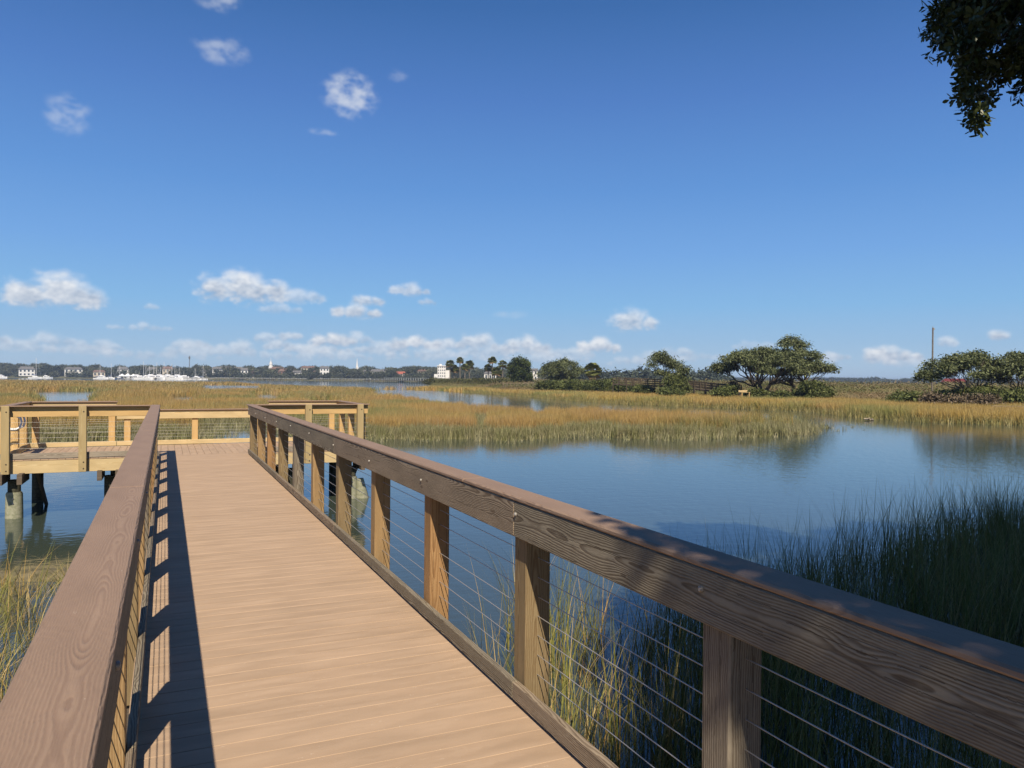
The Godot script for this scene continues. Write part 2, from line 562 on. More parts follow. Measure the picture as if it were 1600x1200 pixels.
# one side of the walkway; s = 1 right, -1 left; x = inner face of the rail board
func walkway_railing(parent: Node, x: float, s: float, label: String) -> void:
	var rail := Node3D.new()
	rail.name = "railing"
	parent.add_child(rail, true)
	rail.set_meta("label", label)
	var v := 5 if s > 0 else 11
	var z_near := 2.59
	for i in 14:
		var z := 2.59 - 1.54 * i - 0.0
		# 6x6 post behind the rail board
		part(rail, "post", cbox(Vector3(0.14, 1.33, 0.14), 0.006, i % 5 + int(v)), post_mat(i + (0 if s > 0 else 2)), Vector3(x + s * 0.109, DECK + 0.375, z))
		var b := part(rail, "bolt", bolt_mesh(), M.steel, Vector3(x - s * 0.0005, DECK + 0.96 + 0.02 * sin(i * 5.0), z + 0.03 * cos(i * 3.0)), Vector3(0, -s * PI / 2, 0))
		b.rotation.x = 0.0
		if s < 0:
			# board bolted to the outside of the post, its top cut at a slant
			var st := new_st()
			var a := [Vector2(0, 0), Vector2(0.05, 0), Vector2(0.05, 0.93), Vector2(0, 1.03)]
			for e in [-1.0, 1.0]:
				face(st, a.map(func(q): return Vector3(-q.x, q.y, e * 0.07)), a.map(func(q): return Vector2(q.y / TEX_L, q.x)), Vector3(0, 0, e))
			for k in 4:
				var p: Vector2 = a[k]
				var q: Vector2 = a[(k + 1) % 4]
				var n := Vector3(-(q.y - p.y), -(q.x - p.x), 0)
				face(st, [Vector3(-p.x, p.y, -0.07), Vector3(-q.x, q.y, -0.07), Vector3(-q.x, q.y, 0.07), Vector3(-p.x, p.y, 0.07)], [Vector2(p.y / TEX_L, 0.1), Vector2(q.y / TEX_L, 0.1), Vector2(q.y / TEX_L, 0.32), Vector2(p.y / TEX_L, 0.32)], n)
			part(rail, "backing_board", st.commit(), M.rail_b, Vector3(x - 0.180, DECK - 0.28, z))
	# rail boards of three bays, joints on the posts
	var joints := [2.66, 1.05, -3.57, -8.19, -12.81, -17.50]
	for i in joints.size() - 1:
		var l: float = joints[i] - joints[i + 1] - 0.004
		var zc: float = (joints[i] + joints[i + 1]) * 0.5
		part(rail, "rail_board", cbox(Vector3(0.038, 0.184, l), 0.005, i + v), M.rail if i % 2 == 0 else M.rail_b, Vector3(x + s * 0.019, DECK + 1.045 - 0.094, zc))
		part(rail, "toe_board", cbox(Vector3(0.038, 0.089, l), 0.004, i + v + 5), M.rail_b if i % 2 == 0 else M.rail, Vector3(x + s * 0.019, DECK + 0.018 + 0.0445, zc))
	var cj := [2.66, 0.6, -4.3, -9.05, -13.5, -17.86]
	if s < 0:
		cj = [2.66, 1.6, -4.62, -9.3, -14.1, -17.86]
	var cw := 0.152 if s > 0 else 0.175
	for i in cj.size() - 1:
		var l: float = cj[i] - cj[i + 1] - 0.003
		part(rail, "rail_cap", cbox(Vector3(cw, 0.025, l), 0.007, i + v), M.cap, Vector3(x + s * (cw * 0.5 - 0.005), DECK + 1.0577, (cj[i] + cj[i + 1]) * 0.5))
	for y in CABLE_Y:
		part(rail, "cable", cable_mesh(20.2), M.steel, Vector3(x + s * 0.109, DECK + y, -7.5))

func make_boardwalk() -> void:
	var t := thing("boardwalk", "long brown composite boardwalk with timber and cable railings leading out to a platform", "boardwalk")
	var r := RandomNumberGenerator.new()
	r.seed = 3
	var z := 2.7
	var i := 0
	while z > -17.62:
		part(t, "deck_board", cbox(Vector3(1.85, 0.025, 0.1417), 0.002, r.randi() % 7), M.decks[r.randi() % 4], Vector3(0.768, DECK - 0.0125 + r.randf_range(-0.0008, 0.0008), z - 0.0703))
		z -= 0.1450
		i += 1
	for x in [-0.12, 0.77, 1.66]:
		part(t, "stringer", cbox(Vector3(0.05, 0.24, 20.3), 0.004, 2), M.old, Vector3(x, DECK - 0.027 - 0.12, -7.5))
	for k in 7:
		var zz := 1.05 - 3.08 * k
		part(t, "cross_beam", cbox(Vector3(2.3, 0.2, 0.09), 0.004, 1), M.old, Vector3(0.77, DECK - 0.37, zz))
		for x in [-0.05, 1.59]:
			part(t, "pile", tube_mesh([Vector3(0, -1.6, 0), Vector3(0, DECK - 0.46, 0)], [0.13, 0.115], 12), M.pile, Vector3(x, 0, zz - 0.19))
	walkway_railing(t, 1.640, 1.0, "weathered railing on the water side, shaded at its near end")
	walkway_railing(t, -0.105, -1.0, "weathered railing along the left edge, in sunlight")

func rail_run(parent: Node, called: String, a: Vector3, b: Vector3, out: Vector3, top: float, posts: Array, board: Material, post_up: float, label := "", cables := true, overhang := 0.085) -> Node3D:
	# a straight railing from a to b: board inside, posts outside, cap over both; posts as distances from a
	var rail := Node3D.new()
	rail.name = called
	parent.add_child(rail, true)
	if label != "":
		rail.set_meta("label", label)
	var d := (b - a)
	var l := d.length()
	d = d.normalized()
	var ang := atan2(d.x, d.z)
	var mid := (a + b) * 0.5
	var rot := Vector3(0, ang, 0)
	var w := 0.14
	part(rail, "rail_board", cbox(Vector3(0.038, 0.2, l), 0.005, int(l * 7)), board, mid + Vector3(0, top - 0.127, 0) - out * 0.019, rot)
	part(rail, "toe_board", cbox(Vector3(0.038, 0.11, l), 0.004, int(l * 5)), M.grey if called == "front_railing" else board, mid + Vector3(0, DECK + 0.066, 0) - out * 0.019, rot)
	part(rail, "rail_cap", cbox(Vector3(0.165, 0.025, l + 0.06), 0.006, int(l * 3)), M.cap, mid + Vector3(0, top - 0.0125, 0) + out * (overhang - 0.0825), rot)
	for i in posts.size():
		var p: Vector3 = a + d * posts[i] + out * (w * 0.5 + 0.001)
		var y0 := DECK - 0.27
		var h := post_up - y0
		part(rail, "post", cbox(Vector3(w, h, w), 0.006, i + int(l * 3)), M.front_post if called == "front_railing" else M.pine_b, p + Vector3(0, y0 + h * 0.5, 0), rot)
		for yy in [y0 + 0.07, y0 + 0.2, top - 0.12]:
			part(rail, "bolt", bolt_mesh(0.014), M.old, p + out * (w * 0.5) + Vector3(0, yy, 0) + d * 0.02, Vector3(0, atan2(out.x, out.z), 0))
	if cables:
		var ch := (top - 0.227 - DECK - 0.12) / 7.0
		for k in 6:
			part(rail, "cable", cable_mesh(l), M.steel, mid + Vector3(0, DECK + 0.12 + ch * (k + 1), 0) + out * 0.07, rot)
	return rail

func make_platform() -> void:
	var t := thing("viewing_platform", "square viewing platform on round piles at the far end of the boardwalk", "platform")
	var r := RandomNumberGenerator.new()
	r.seed = 9
	var x := -2.84
	while x < 4.12:
		part(t, "deck_board", cbox(Vector3(0.1405, 0.025, 2.76), 0.003, r.randi() % 7), M.decks[r.randi() % 4], Vector3(x + 0.07, DECK - 0.0125, -19.07))
		x += 0.145
	# front edge, split by the walkway; far edge with a lower middle part
	var zf := -17.69
	var zb := -20.45
	var top := DECK + 1.07
	rail_run(t, "front_railing", Vector3(-2.98, 0, zf), Vector3(-0.30, 0, zf), Vector3(0, 0, 1), top, [0.14, 1.46], M.pine_b, top - 0.004)
	rail_run(t, "front_railing", Vector3(1.83, 0, zf), Vector3(4.33, 0, zf), Vector3(0, 0, 1), top, [1.12, 2.3], M.pine_b, top - 0.004)
	rail_run(t, "side_railing", Vector3(-2.86, 0, zf - 0.05), Vector3(-2.86, 0, zb), Vector3(-1, 0, 0), top, [0.32, 1.5, 2.6], M.pine_b, top - 0.03)
	rail_run(t, "side_railing", Vector3(4.21, 0, zf - 0.05), Vector3(4.21, 0, zb), Vector3(1, 0, 0), top, [0.32, 1.5, 2.6], M.pine_b, top - 0.03)
	rail_run(t, "far_railing", Vector3(-2.82, 0, zb), Vector3(-1.06, 0, zb), Vector3(0, 0, -1), top, [0.1, 1.66], M.pine, top - 0.03)
	rail_run(t, "far_railing", Vector3(2.42, 0, zb), Vector3(4.17, 0, zb), Vector3(0, 0, -1), top, [0.1, 1.62], M.pine, top - 0.03)
	rail_run(t, "far_railing", Vector3(-1.05, 0, zb), Vector3(2.41, 0, zb), Vector3(0, 0, -1), DECK + 0.87, [0.22, 1.72, 3.2], M.pine, DECK + 0.84, "lower middle stretch of the far railing")
	# fascia beams and joists
	for q in [[-2.86, -0.16], [1.68, 4.21]]:
		part(t, "fascia_beam", cbox(Vector3(q[1] - q[0], 0.25, 0.045), 0.004, 3), M.pine, Vector3((q[0] + q[1]) * 0.5, DECK - 0.155, zf - 0.028))
	part(t, "fascia_beam", cbox(Vector3(7.07, 0.25, 0.045), 0.004, 6), M.pine_b, Vector3(0.675, DECK - 0.155, zb + 0.03))
	for s in [-2.835, 4.185]:
		part(t, "fascia_beam", cbox(Vector3(0.045, 0.25, 2.62), 0.004, 5), M.pine_b, Vector3(s, DECK - 0.155, -19.07))
	for k in 9:
		part(t, "joist", cbox(Vector3(6.9, 0.2, 0.045), 0.003, 2), M.old, Vector3(0.675, DECK - 0.13, -18.0 - 0.28 * k))
	# round piles with pale sleeves at the waterline, caps and braces above
	for p in [[-2.74, -17.95, true], [-1.05, -18.1, false], [2.6, -18.1, false], [4.02, -18.05, true], [-2.62, -20.1, false], [-1.05, -20.1, false], [0.7, -20.1, false], [2.6, -20.1, false], [4.02, -20.1, false]]:
		var q := Vector3(p[0], 0, p[1])
		var pile := part(t, "pile", tube_mesh([Vector3(0, -1.6, 0), Vector3(0, DECK - 0.42, 0)], [0.125, 0.115], 14), M.pile, q)
		if p[2]:
			part(pile, "sleeve", tube_mesh([Vector3(0, -1.0, 0), Vector3(0.0, 0.10, 0), Vector3(0, 0.48, 0), Vector3(0, 0.52, 0)], [0.160, 0.158, 0.150, 0.13], 16), M.sleeve)
			for yy in [0.40, 0.30]:
				part(pile, "bolt", bolt_mesh(0.02), M.steel, Vector3(0.0, yy, 0.152))
		part(t, "pile_cap_beam", cbox(Vector3(0.09, 0.2, 0.9), 0.004, 4), M.old, q + Vector3(0.165, DECK - 0.36, 0.1 if p[1] > -19.0 else -0.02))
		part(t, "pile_cap_beam", cbox(Vector3(0.09, 0.2, 0.9), 0.004, 3), M.old, q + Vector3(-0.165, DECK - 0.36, 0.1 if p[1] > -19.0 else -0.02))
	for p in [-2.62, 4.02]:
		var br := part(t, "diagonal_brace", cbox(Vector3(0.045, 2.0, 0.14), 0.004, 2), M.old, Vector3(p + 0.24, 0.36, -19.0))
		br.rotation.x = 0.98
	# leaning stub beside the front pile
	var stub := part(t, "leaning_pile", tube_mesh([Vector3(-0.05, -1.0, 0), Vector3(0, 0.0, 0), Vector3(-0.10, 0.50, 0)], [0.15, 0.10, 0.21], 14), M.sleeve, Vector3(-3.12, 0, -18.0))
	stub.set_meta("label", "pale stub that widens towards its top")
	var stub2 := part(t, "leaning_pile", tube_mesh([Vector3(0.12, -1.0, 0), Vector3(0.06, 0.0, 0), Vector3(0.0, 0.46, 0)], [0.17, 0.16, 0.09], 14), M.sleeve, Vector3(4.22, 0, -18.0))
	stub2.set_meta("label", "pale stub leaning against the corner pile")

	var l := thing("grab_rail", "white tubular grab rail with two hand loops outside the platform's left railing", "grab rail", Vector3(-3.12, DECK - 0.02, -18.9))
	for dz in [0.0, -0.42]:
		var a := [Vector3(0, 0, dz), Vector3(0, 0.46, dz), Vector3(0.02, 0.52, dz), Vector3(0.08, 0.55, dz), Vector3(0.26, 0.55, dz), Vector3(0.34, 0.60, dz), Vector3(0.36, 0.70, dz), Vector3(0.34, 0.79, dz), Vector3(0.26, 0.83, dz), Vector3(0.04, 0.83, dz)]
		part(l, "hand_loop", tube_mesh(a, [0.022, 0.022, 0.022, 0.022, 0.022, 0.022, 0.022, 0.022, 0.022, 0.022], 8), M.white)
	for k in 2:
		part(l, "cross_bar", tube_mesh([Vector3(0, 0.12 + 0.3 * k, 0), Vector3(0, 0.12 + 0.3 * k, -0.42)], [0.018, 0.018], 8), M.white)
	part(l, "base_plate", cbox(Vector3(0.44, 0.03, 0.56), 0.005, 0), M.white, Vector3(0.08, -0.015, -0.21))

# ------------------------------------------------------------------ vegetation builders
func blade(st: SurfaceTool, base: Vector3, dir: float, h: float, w: float, lean: float, curl: float, segs: int, col: Color) -> void:
	var side := Vector3(cos(dir + 1.3), 0, sin(dir + 1.3))
	var fw := Vector3(cos(dir), 0, sin(dir))
	var prev := base
	var prev_w := w
	var ang := lean
	for i in segs:
		var d := (Vector3.UP * cos(ang) + fw * sin(ang)).normalized()
		var nxt := prev + d * (h / segs)
		var nw := w * (1.0 - float(i + 1) / segs) + 0.0004
		var n := side.cross(d).normalized()
		st.set_color(col)
		var a := prev - side * prev_w * 0.5
		var b := prev + side * prev_w * 0.5
		var c := nxt + side * nw * 0.5
		var e := nxt - side * nw * 0.5
		tri(st, a, b, c, n, n, n)
		if i < segs - 1:
			tri(st, a, c, e, n, n, n)
		prev = nxt
		prev_w = nw
		ang += curl / segs

func tuft(seed_: int, n: int, radius: float, h0: float, h1: float, w: float, segs: int, lean: float, curl: float, tint := 0.25) -> ArrayMesh:
	var st := new_st()
	var r := RandomNumberGenerator.new()
	r.seed = seed_
	for i in n:
		var q := sqrt(r.randf()) * radius
		var a := r.randf() * TAU
		var c := 1.0 + r.randf_range(-tint, tint)
		blade(st, Vector3(cos(a) * q, -0.05, sin(a) * q), r.randf() * TAU, r.randf_range(h0, h1), w * r.randf_range(0.6, 1.3), absf(r.randfn(0.0, lean)), absf(r.randfn(0.0, curl)), segs, Color(c, c * r.randf_range(0.94, 1.05), c * r.randf_range(0.8, 1.1)))
	return st.commit()

func leaf_clump(seed_: int, n: int, r0: float, l: float, w: float, flat := 0.6) -> ArrayMesh:
	var st := new_st()
	var r := RandomNumberGenerator.new()
	r.seed = seed_
	for i in n:
		var p := Vector3(r.randfn(), r.randfn() * flat, r.randfn()) * r0 * 0.5
		var d := Vector3(r.randf_range(-1, 1), r.randf_range(-0.6, 0.8), r.randf_range(-1, 1)).normalized()
		var s := d.cross(Vector3(r.randf_range(-1, 1), 1.2, r.randf_range(-1, 1))).normalized()
		var n_ := s.cross(d).normalized()
		var c := 1.0 + r.randf_range(-0.3, 0.3)
		st.set_color(Color(c, c, c * 0.95))
		var k := l * r.randf_range(0.7, 1.3)
		var ww := w * r.randf_range(0.7, 1.3)
		var a := p - d * k * 0.5
		var e := p + d * k * 0.5
		var m1 := p + d * k * 0.12 + s * ww * 0.5 - n_ * ww * 0.15
		var m2 := p + d * k * 0.12 - s * ww * 0.5 - n_ * ww * 0.15
		tri(st, a, m1, e, n_, n_, n_)
		tri(st, a, e, m2, n_, n_, n_)
	return st.commit()

var leaf_tris := 0

func tinted_mesh(mesh: Mesh, c: Color) -> ArrayMesh:
	var a := mesh.surface_get_arrays(0)
	var cols: PackedColorArray = a[Mesh.ARRAY_COLOR]
	for i in cols.size():
		cols[i] = cols[i] * c
	a[Mesh.ARRAY_COLOR] = cols
	var o := ArrayMesh.new()
	o.add_surface_from_arrays(Mesh.PRIMITIVE_TRIANGLES, a)
	return o

func rand_basis(r: RandomNumberGenerator, tilt: float) -> Basis:
	return Basis(Vector3(r.randf_range(-1, 1), 0, r.randf_range(-1, 1)).normalized(), r.randf_range(-tilt, tilt)) * Basis(Vector3.UP, r.randf() * TAU)

# crown of leaf clumps laid through the shells of flattened pads; pads are [centre, radii]
func crown(parent: Node, pads: Array, per_m2: float, clump: Mesh, m: Material, dark: Color, light: Color, seed_: int, holes := -0.25, size := 1.0, called := "crown") -> MeshInstance3D:
	var clump_tris: int = clump.surface_get_arrays(0)[Mesh.ARRAY_VERTEX].size() / 3
	var r := RandomNumberGenerator.new()
	r.seed = seed_
	var nz := noise(seed_, 0.55 / size, 2)
	var tones := []
	for k in 6:
		tones.append(tinted_mesh(clump, dark.lerp(light, k / 5.0)))
	var st := SurfaceTool.new()
	for p in pads:
		var c: Vector3 = p[0]
		var e: Vector3 = p[1]
		var n := int(per_m2 * 12.57 * pow((pow(e.x * e.y, 1.6) + pow(e.x * e.z, 1.6) + pow(e.y * e.z, 1.6)) / 3.0, 0.625))
		for i in n:
			var d := Vector3(r.randfn(), r.randfn(), r.randfn()).normalized()
			if d.y < -0.3:
				d.y *= 0.4
			var q := c + d * e * (1.0 - 0.6 * pow(r.randf(), 2.0))
			if nz.get_noise_3dv(q) < holes:
				continue
			var t := clampf(0.5 + r.randfn(0.0, 0.3), 0.0, 1.0)
			st.append_from(tones[int(t * 5.99)], 0, Transform3D(rand_basis(r, 0.7).scaled(Vector3.ONE * r.randf_range(0.7, 1.3) * size), q))
			leaf_tris += clump_tris
	return part(parent, called, st.commit(), m)

func limb(st: SurfaceTool, a: Vector3, b: Vector3, r0: float, r1: float, sag: float, r: RandomNumberGenerator, sides := 7) -> void:
	var pts := []
	var rad := []
	var n := 6
	var side := (b - a).cross(Vector3.UP).normalized() * r.randf_range(-0.12, 0.12) * (b - a).length()
	for i in n + 1:
		var t := float(i) / n
		var p := a.lerp(b, t)
		p += Vector3.UP * sag * sin(t * PI) + side * sin(t * PI * 1.5)
		p += Vector3(r.randfn(), r.randfn(), r.randfn()) * 0.025 * (b - a).length() * sin(t * PI)
		pts.append(p)
		rad.append(lerpf(r0, r1, pow(t, 0.8)))
	tube(st, pts, rad, sides)

# spreading live oak: trunk and limbs in one mesh, crown of flat pads at the limb ends
func oak(called: String, label: String, at: Vector3, pads: Array, forks: Array, girth: float, clump: Mesh, dens: float, seed_: int, bark: Material, dark: Color, light: Color, group := "", holes := 0.02) -> Node3D:
	var t := thing(called, label, "tree", at, 0.0, group)
	var r := RandomNumberGenerator.new()
	r.seed = seed_
	var st := new_st()
	for f in forks:
		var p: Vector3 = f
		limb(st, Vector3(p.x * 0.15, -0.3, p.z * 0.15), p, girth, girth * 0.7, 0.0, r, 9)
	for p in pads:
		var best: Vector3 = forks[0]
		for f in forks:
			if (f - p[0]).length() < (best - p[0]).length():
				best = f
		var g: float = girth * 0.6 * clampf(p[1].x / 2.2, 0.35, 1.0)
		limb(st, best - Vector3(0, 0.1, 0), p[0], g, g * 0.25, -0.05 * (p[0] - best).length(), r)
		for k in 3:
			var q: Vector3 = p[0] + Vector3(r.randf_range(-0.8, 0.8) * p[1].x, r.randf_range(0.0, 0.6) * p[1].y, r.randf_range(-0.8, 0.8) * p[1].z)
			limb(st, best.lerp(p[0], 0.7), q, g * 0.4, g * 0.1, 0.0, r, 5)
	part(t, "trunk", st.commit(), bark)
	crown(t, pads, dens, clump, M.leaf, dark, light, seed_ + 1, holes)
	return t

func umbrella_pads(w: float, h0: float, h1: float, n: int, seed_: int, skew := 0.0) -> Array:
	var r := RandomNumberGenerator.new()
	r.seed = seed_
	var out := []
	for i in n:
		var q := sqrt((i + 0.5) / n)
		var a := i * 2.4 + r.randf_range(-0.3, 0.3)
		var R := w * 0.5 * 0.88
		var y := lerpf(h1 - 0.08 * w, h0, pow(q, 2.2)) + r.randf_range(-0.5, 0.3)
		var e := w * r.randf_range(0.065, 0.115)
		out.append([Vector3(cos(a) * q * R + skew * (1.0 - q), y, sin(a) * q * R * 0.8), Vector3(e, e * 0.42, e)])
	return out

func shrub(called: String, label: String, at: Vector3, w: float, h: float, n: int, seed_: int, clump: Mesh, dark: Color, light: Color, group := "", dens := 9.0) -> Node3D:
	var t := thing(called, label, "shrub", at, 0.0, group)
	var r := RandomNumberGenerator.new()
	r.seed = seed_
	var pads := []
	var st := new_st()
	for i in n:
		var a := r.randf() * TAU
		var q := sqrt(r.randf())
		var y := h * r.randf_range(0.2, 0.8) * (1.0 - 0.4 * q)
		var c := Vector3(cos(a) * q * w * 0.42, y, sin(a) * q * w * 0.3)
		pads.append([c, Vector3(w * 0.24, h * r.randf_range(0.18, 0.3), w * 0.24)])
		limb(st, Vector3(c.x * 0.2, -0.2, c.z * 0.2), c, 0.05, 0.015, 0.0, r, 5)
	part(t, "stem", st.commit(), M.bark)
	crown(t, pads, dens, clump, M.leaf, dark, light, seed_ + 1, -0.45, 1.0, "foliage")
	return t

# cabbage palm: slim trunk, round head of fan leaves, old leaves hanging below
func palm_head(seed_: int, rad: float, n: int, droop: float) -> ArrayMesh:
	var st := new_st()
	var r := RandomNumberGenerator.new()
	r.seed = seed_
	for i in n:
		var el := asin(r.randf_range(-0.75 - droop, 1.0) if droop <= 0.25 else r.randf_range(-1.0, 1.0))
		var az := r.randf() * TAU
		var d := Vector3(cos(az) * cos(el), sin(el), sin(az) * cos(el))
		var s := d.cross(Vector3.UP).normalized()
		var u := s.cross(d).normalized()
		var hub := d * rad * r.randf_range(0.40, 0.55)
		var c := Color(0.150, 0.165, 0.055) * r.randf_range(0.7, 1.25)
		if el < -0.55:
			c = Color(0.26, 0.18, 0.09) * r.randf_range(0.7, 1.1)
		st.set_color(c)
		tri(st, d * 0.1 - s * 0.02, d * 0.1 + s * 0.02, hub, u, u, u)
		var fl := rad * r.randf_range(0.42, 0.6)
		for k in 11:
			var a := lerpf(-1.35, 1.35, k / 10.0)
			var q := (d * cos(a) + s * sin(a)).normalized()
			var tip := hub + q * fl * r.randf_range(0.8, 1.05) - Vector3.UP * fl * 0.28
			var w := q.cross(u).normalized() * rad * 0.07
			var m := hub + q * fl * 0.5 + u * 0.03
			var nn := (u + q * 0.2).normalized()
			tri(st, hub, m + w, tip, nn, nn, nn)
			tri(st, hub, tip, m - w, nn, nn, nn)
	return st.commit()

func palm(label: String, at: Vector3, h: float, rad: float, seed_: int, group: String, droop := 0.0, girth := 0.2) -> void:
	var t := thing("cabbage_palm", label, "palm tree", at, seed_ * 1.7, group)
	var b := sin(seed_ * 3.1) * 0.03 * h
	part(t, "trunk", tube_mesh([Vector3(0, -0.3, 0), Vector3(b, h * 0.35, 0), Vector3(b * 1.3, h * 0.7, 0), Vector3(b, h - rad * 0.5, 0)], [girth * 1.2, girth, girth * 0.9, girth], 8), M.barkpale)
	part(t, "crown", palm_head(seed_, rad, 66, droop), M.leaf, Vector3(b, h - rad * 0.75, 0))

# ------------------------------------------------------------------ setting
func lerp_poly(pts: PackedVector2Array, step: float) -> PackedVector2Array:
	var out := PackedVector2Array()
	for i in pts.size() - 1:
		var n := maxi(1, int((pts[i + 1] - pts[i]).length() / step))
		for k in n:
			out.append(pts[i].lerp(pts[i + 1], float(k) / n))
	out.append(pts[pts.size() - 1])
	return out

# land that rises from a shoreline and runs away from it; profile = [distance, height] pairs
func land_strip(called: String, shore: PackedVector2Array, profile: Array, m: Material, rough: float, seed_: int, back: Vector2) -> void:
	var st := new_st()
	var n := noise(seed_, 0.05, 3)
	var rows := []
	for p in shore:
		var d := (p - back).normalized()
		var row := []
		for q in profile:
			var w: Vector2 = p + d * q[0]
			var y: float = q[1]
			if q[0] > 0.5:
				y += rough * n.get_noise_2d(w.x, w.y) * minf(1.0, q[0] / 12.0)
			row.append(Vector3(w.x, y, w.y))
		rows.append(row)
	for i in rows.size() - 1:
		for k in profile.size() - 1:
			for q in [[rows[i][k], rows[i + 1][k], rows[i + 1][k + 1]], [rows[i][k], rows[i + 1][k + 1], rows[i][k + 1]]]:
				var a: Vector3 = q[0]
				var b: Vector3 = q[1]
				var c: Vector3 = q[2]
				if (b - a).cross(c - a).y > 0.0:
					var tmp := b
					b = c
					c = tmp
				st.set_smooth_group(0)
				for v in [a, b, c]:
					st.set_uv(Vector2(v.x, v.z))
					st.add_vertex(v)
	st.generate_normals()
	structure(called, st.commit(), m)

var MARSH := [PackedVector2Array([Vector2(-12.4, -40.0), Vector2(-8.9, -39.5), Vector2(-6.6, -39.5), Vector2(-2.9, -39.0), Vector2(-0.2, -38.2), Vector2(1.1, -37.0), Vector2(1.8, -46.2), Vector2(4.5, -49.2), Vector2(5.5, -45.1), Vector2(8.3, -35.8), Vector2(9.8, -34.5), Vector2(12.3, -34.5), Vector2(13.6, -32.9), Vector2(16.0, -32.9), Vector2(18.9, -35.1), Vector2(22.2, -36.6), Vector2(20.8, -32.2), Vector2(22.7, -30.3), Vector2(28.6, -31.5), Vector2(34.2, -35.3), Vector2(39.7, -40.0), Vector2(30.4, -30.9), Vector2(32.1, -35.5), Vector2(30.2, -37.8), Vector2(27.3, -40.5), Vector2(27.5, -43.8), Vector2(25.8, -48.0), Vector2(23.3, -51.2), Vector2(22.9, -57.8), Vector2(23.7, -68.2), Vector2(26.0, -86.0), Vector2(28.0, -103.4), Vector2(46.0, -173.7), Vector2(39.5, -199.1), Vector2(32.1, -254.6), Vector2(27.6, -379.3), Vector2(3.1, -404.1), Vector2(-33.2, -453.0), Vector2(-74.9, -449.3), Vector2(-112.5, -446.0), Vector2(-146.5, -443.0)])]
var POOLS := [PackedVector2Array([Vector2(-22.2, -155.7), Vector2(-19.2, -162.6), Vector2(-14.1, -163.2), Vector2(-9.9, -160.1), Vector2(-5.3, -72.1), Vector2(-6.0, -64.8), Vector2(-7.7, -65.0), Vector2(-9.8, -70.6)]), PackedVector2Array([Vector2(10.1, -279.7), Vector2(20.7, -284.8), Vector2(30.7, -268.5), Vector2(16.4, -153.3), Vector2(9.6, -147.5), Vector2(5.4, -149.9)]), PackedVector2Array([Vector2(12.5, -139.9), Vector2(17.1, -140.0), Vector2(17.8, -127.1), Vector2(10.0, -70.9), Vector2(9.2, -73.2), Vector2(8.0, -84.0)]), PackedVector2Array([Vector2(42.6, -173.7), Vector2(46.7, -174.2), Vector2(23.5, -87.2), Vector2(23.6, -94.8)]), PackedVector2Array([Vector2(-0.7, -121.1), Vector2(5.4, -125.1), Vector2(3.3, -74.8), Vector2(-0.2, -73.9)]), PackedVector2Array([Vector2(18.9, -48.1), Vector2(20.4, -48.5), Vector2(10.9, -26.3), Vector2(10.5, -26.4)]), PackedVector2Array([Vector2(38.2, -77.3), Vector2(39.5, -77.1), Vector2(21.4, -42.2), Vector2(21.2, -43.3)]), PackedVector2Array([Vector2(16.4, -96.4), Vector2(19.7, -97.4), Vector2(11.7, -57.7), Vector2(10.0, -57.9)])]
var BANK := PackedVector2Array([Vector2(52.1, -198.3), Vector2(58.5, -193.9), Vector2(62.3, -179.1), Vector2(59.5, -153.8), Vector2(58.3, -137.2), Vector2(55.4, -114.1), Vector2(51.8, -92.4), Vector2(51.6, -76.5), Vector2(54.1, -67.7), Vector2(56.1, -60.1), Vector2(57.5, -55.1), Vector2(52.4, -46.0), Vector2(51.3, -41.2), Vector2(50.7, -37.7), Vector2(54.4, -33.5), Vector2(58.0, -29.5), Vector2(66.0, -18.0), Vector2(82.0, -4.0), Vector2(104.0, 8.0), Vector2(144.2, 20.6), Vector2(119.5, 2.1), Vector2(100.9, -14.4), Vector2(88.9, -28.9), Vector2(82.3, -39.2), Vector2(79.8, -49.2), Vector2(76.8, -61.7), Vector2(80.1, -74.1), Vector2(75.4, -80.7), Vector2(76.0, -95.2), Vector2(77.8, -119.5), Vector2(77.9, -139.1), Vector2(66.9, -134.8), Vector2(64.7, -145.5), Vector2(77.0, -185.5), Vector2(72.1, -218.0), Vector2(63.4, -198.3), Vector2(51.2, -193.5)])
var UPLAND := PackedVector2Array([Vector2(70.0, -211.6), Vector2(74.7, -180.1), Vector2(62.8, -141.3), Vector2(64.9, -130.9), Vector2(75.7, -135.1), Vector2(75.5, -116.0), Vector2(73.8, -92.4), Vector2(73.2, -78.4), Vector2(77.8, -71.9), Vector2(74.5, -59.9), Vector2(77.5, -47.7), Vector2(79.9, -38.1), Vector2(86.3, -28.0), Vector2(98.0, -14.0), Vector2(116.0, 2.0), Vector2(140.0, 20.0), Vector2(170.0, 40.0)])
var MARSH_FRONT := PackedVector2Array([Vector2(-12.4, -40.0), Vector2(-8.9, -39.5), Vector2(-6.6, -39.5), Vector2(-2.9, -39.0), Vector2(-0.2, -38.2), Vector2(1.1, -37.0), Vector2(1.8, -46.2), Vector2(4.5, -49.2), Vector2(5.5, -45.1), Vector2(8.3, -35.8), Vector2(9.8, -34.5), Vector2(12.3, -34.5), Vector2(13.6, -32.9), Vector2(16.0, -32.9), Vector2(18.9, -35.1), Vector2(22.2, -36.6), Vector2(20.8, -32.2), Vector2(22.7, -30.3), Vector2(28.6, -31.5), Vector2(34.2, -35.3), Vector2(39.7, -40.0), Vector2(30.4, -30.9), Vector2(32.1, -35.5), Vector2(30.2, -37.8), Vector2(27.3, -40.5), Vector2(27.5, -43.8), Vector2(25.8, -48.0)])
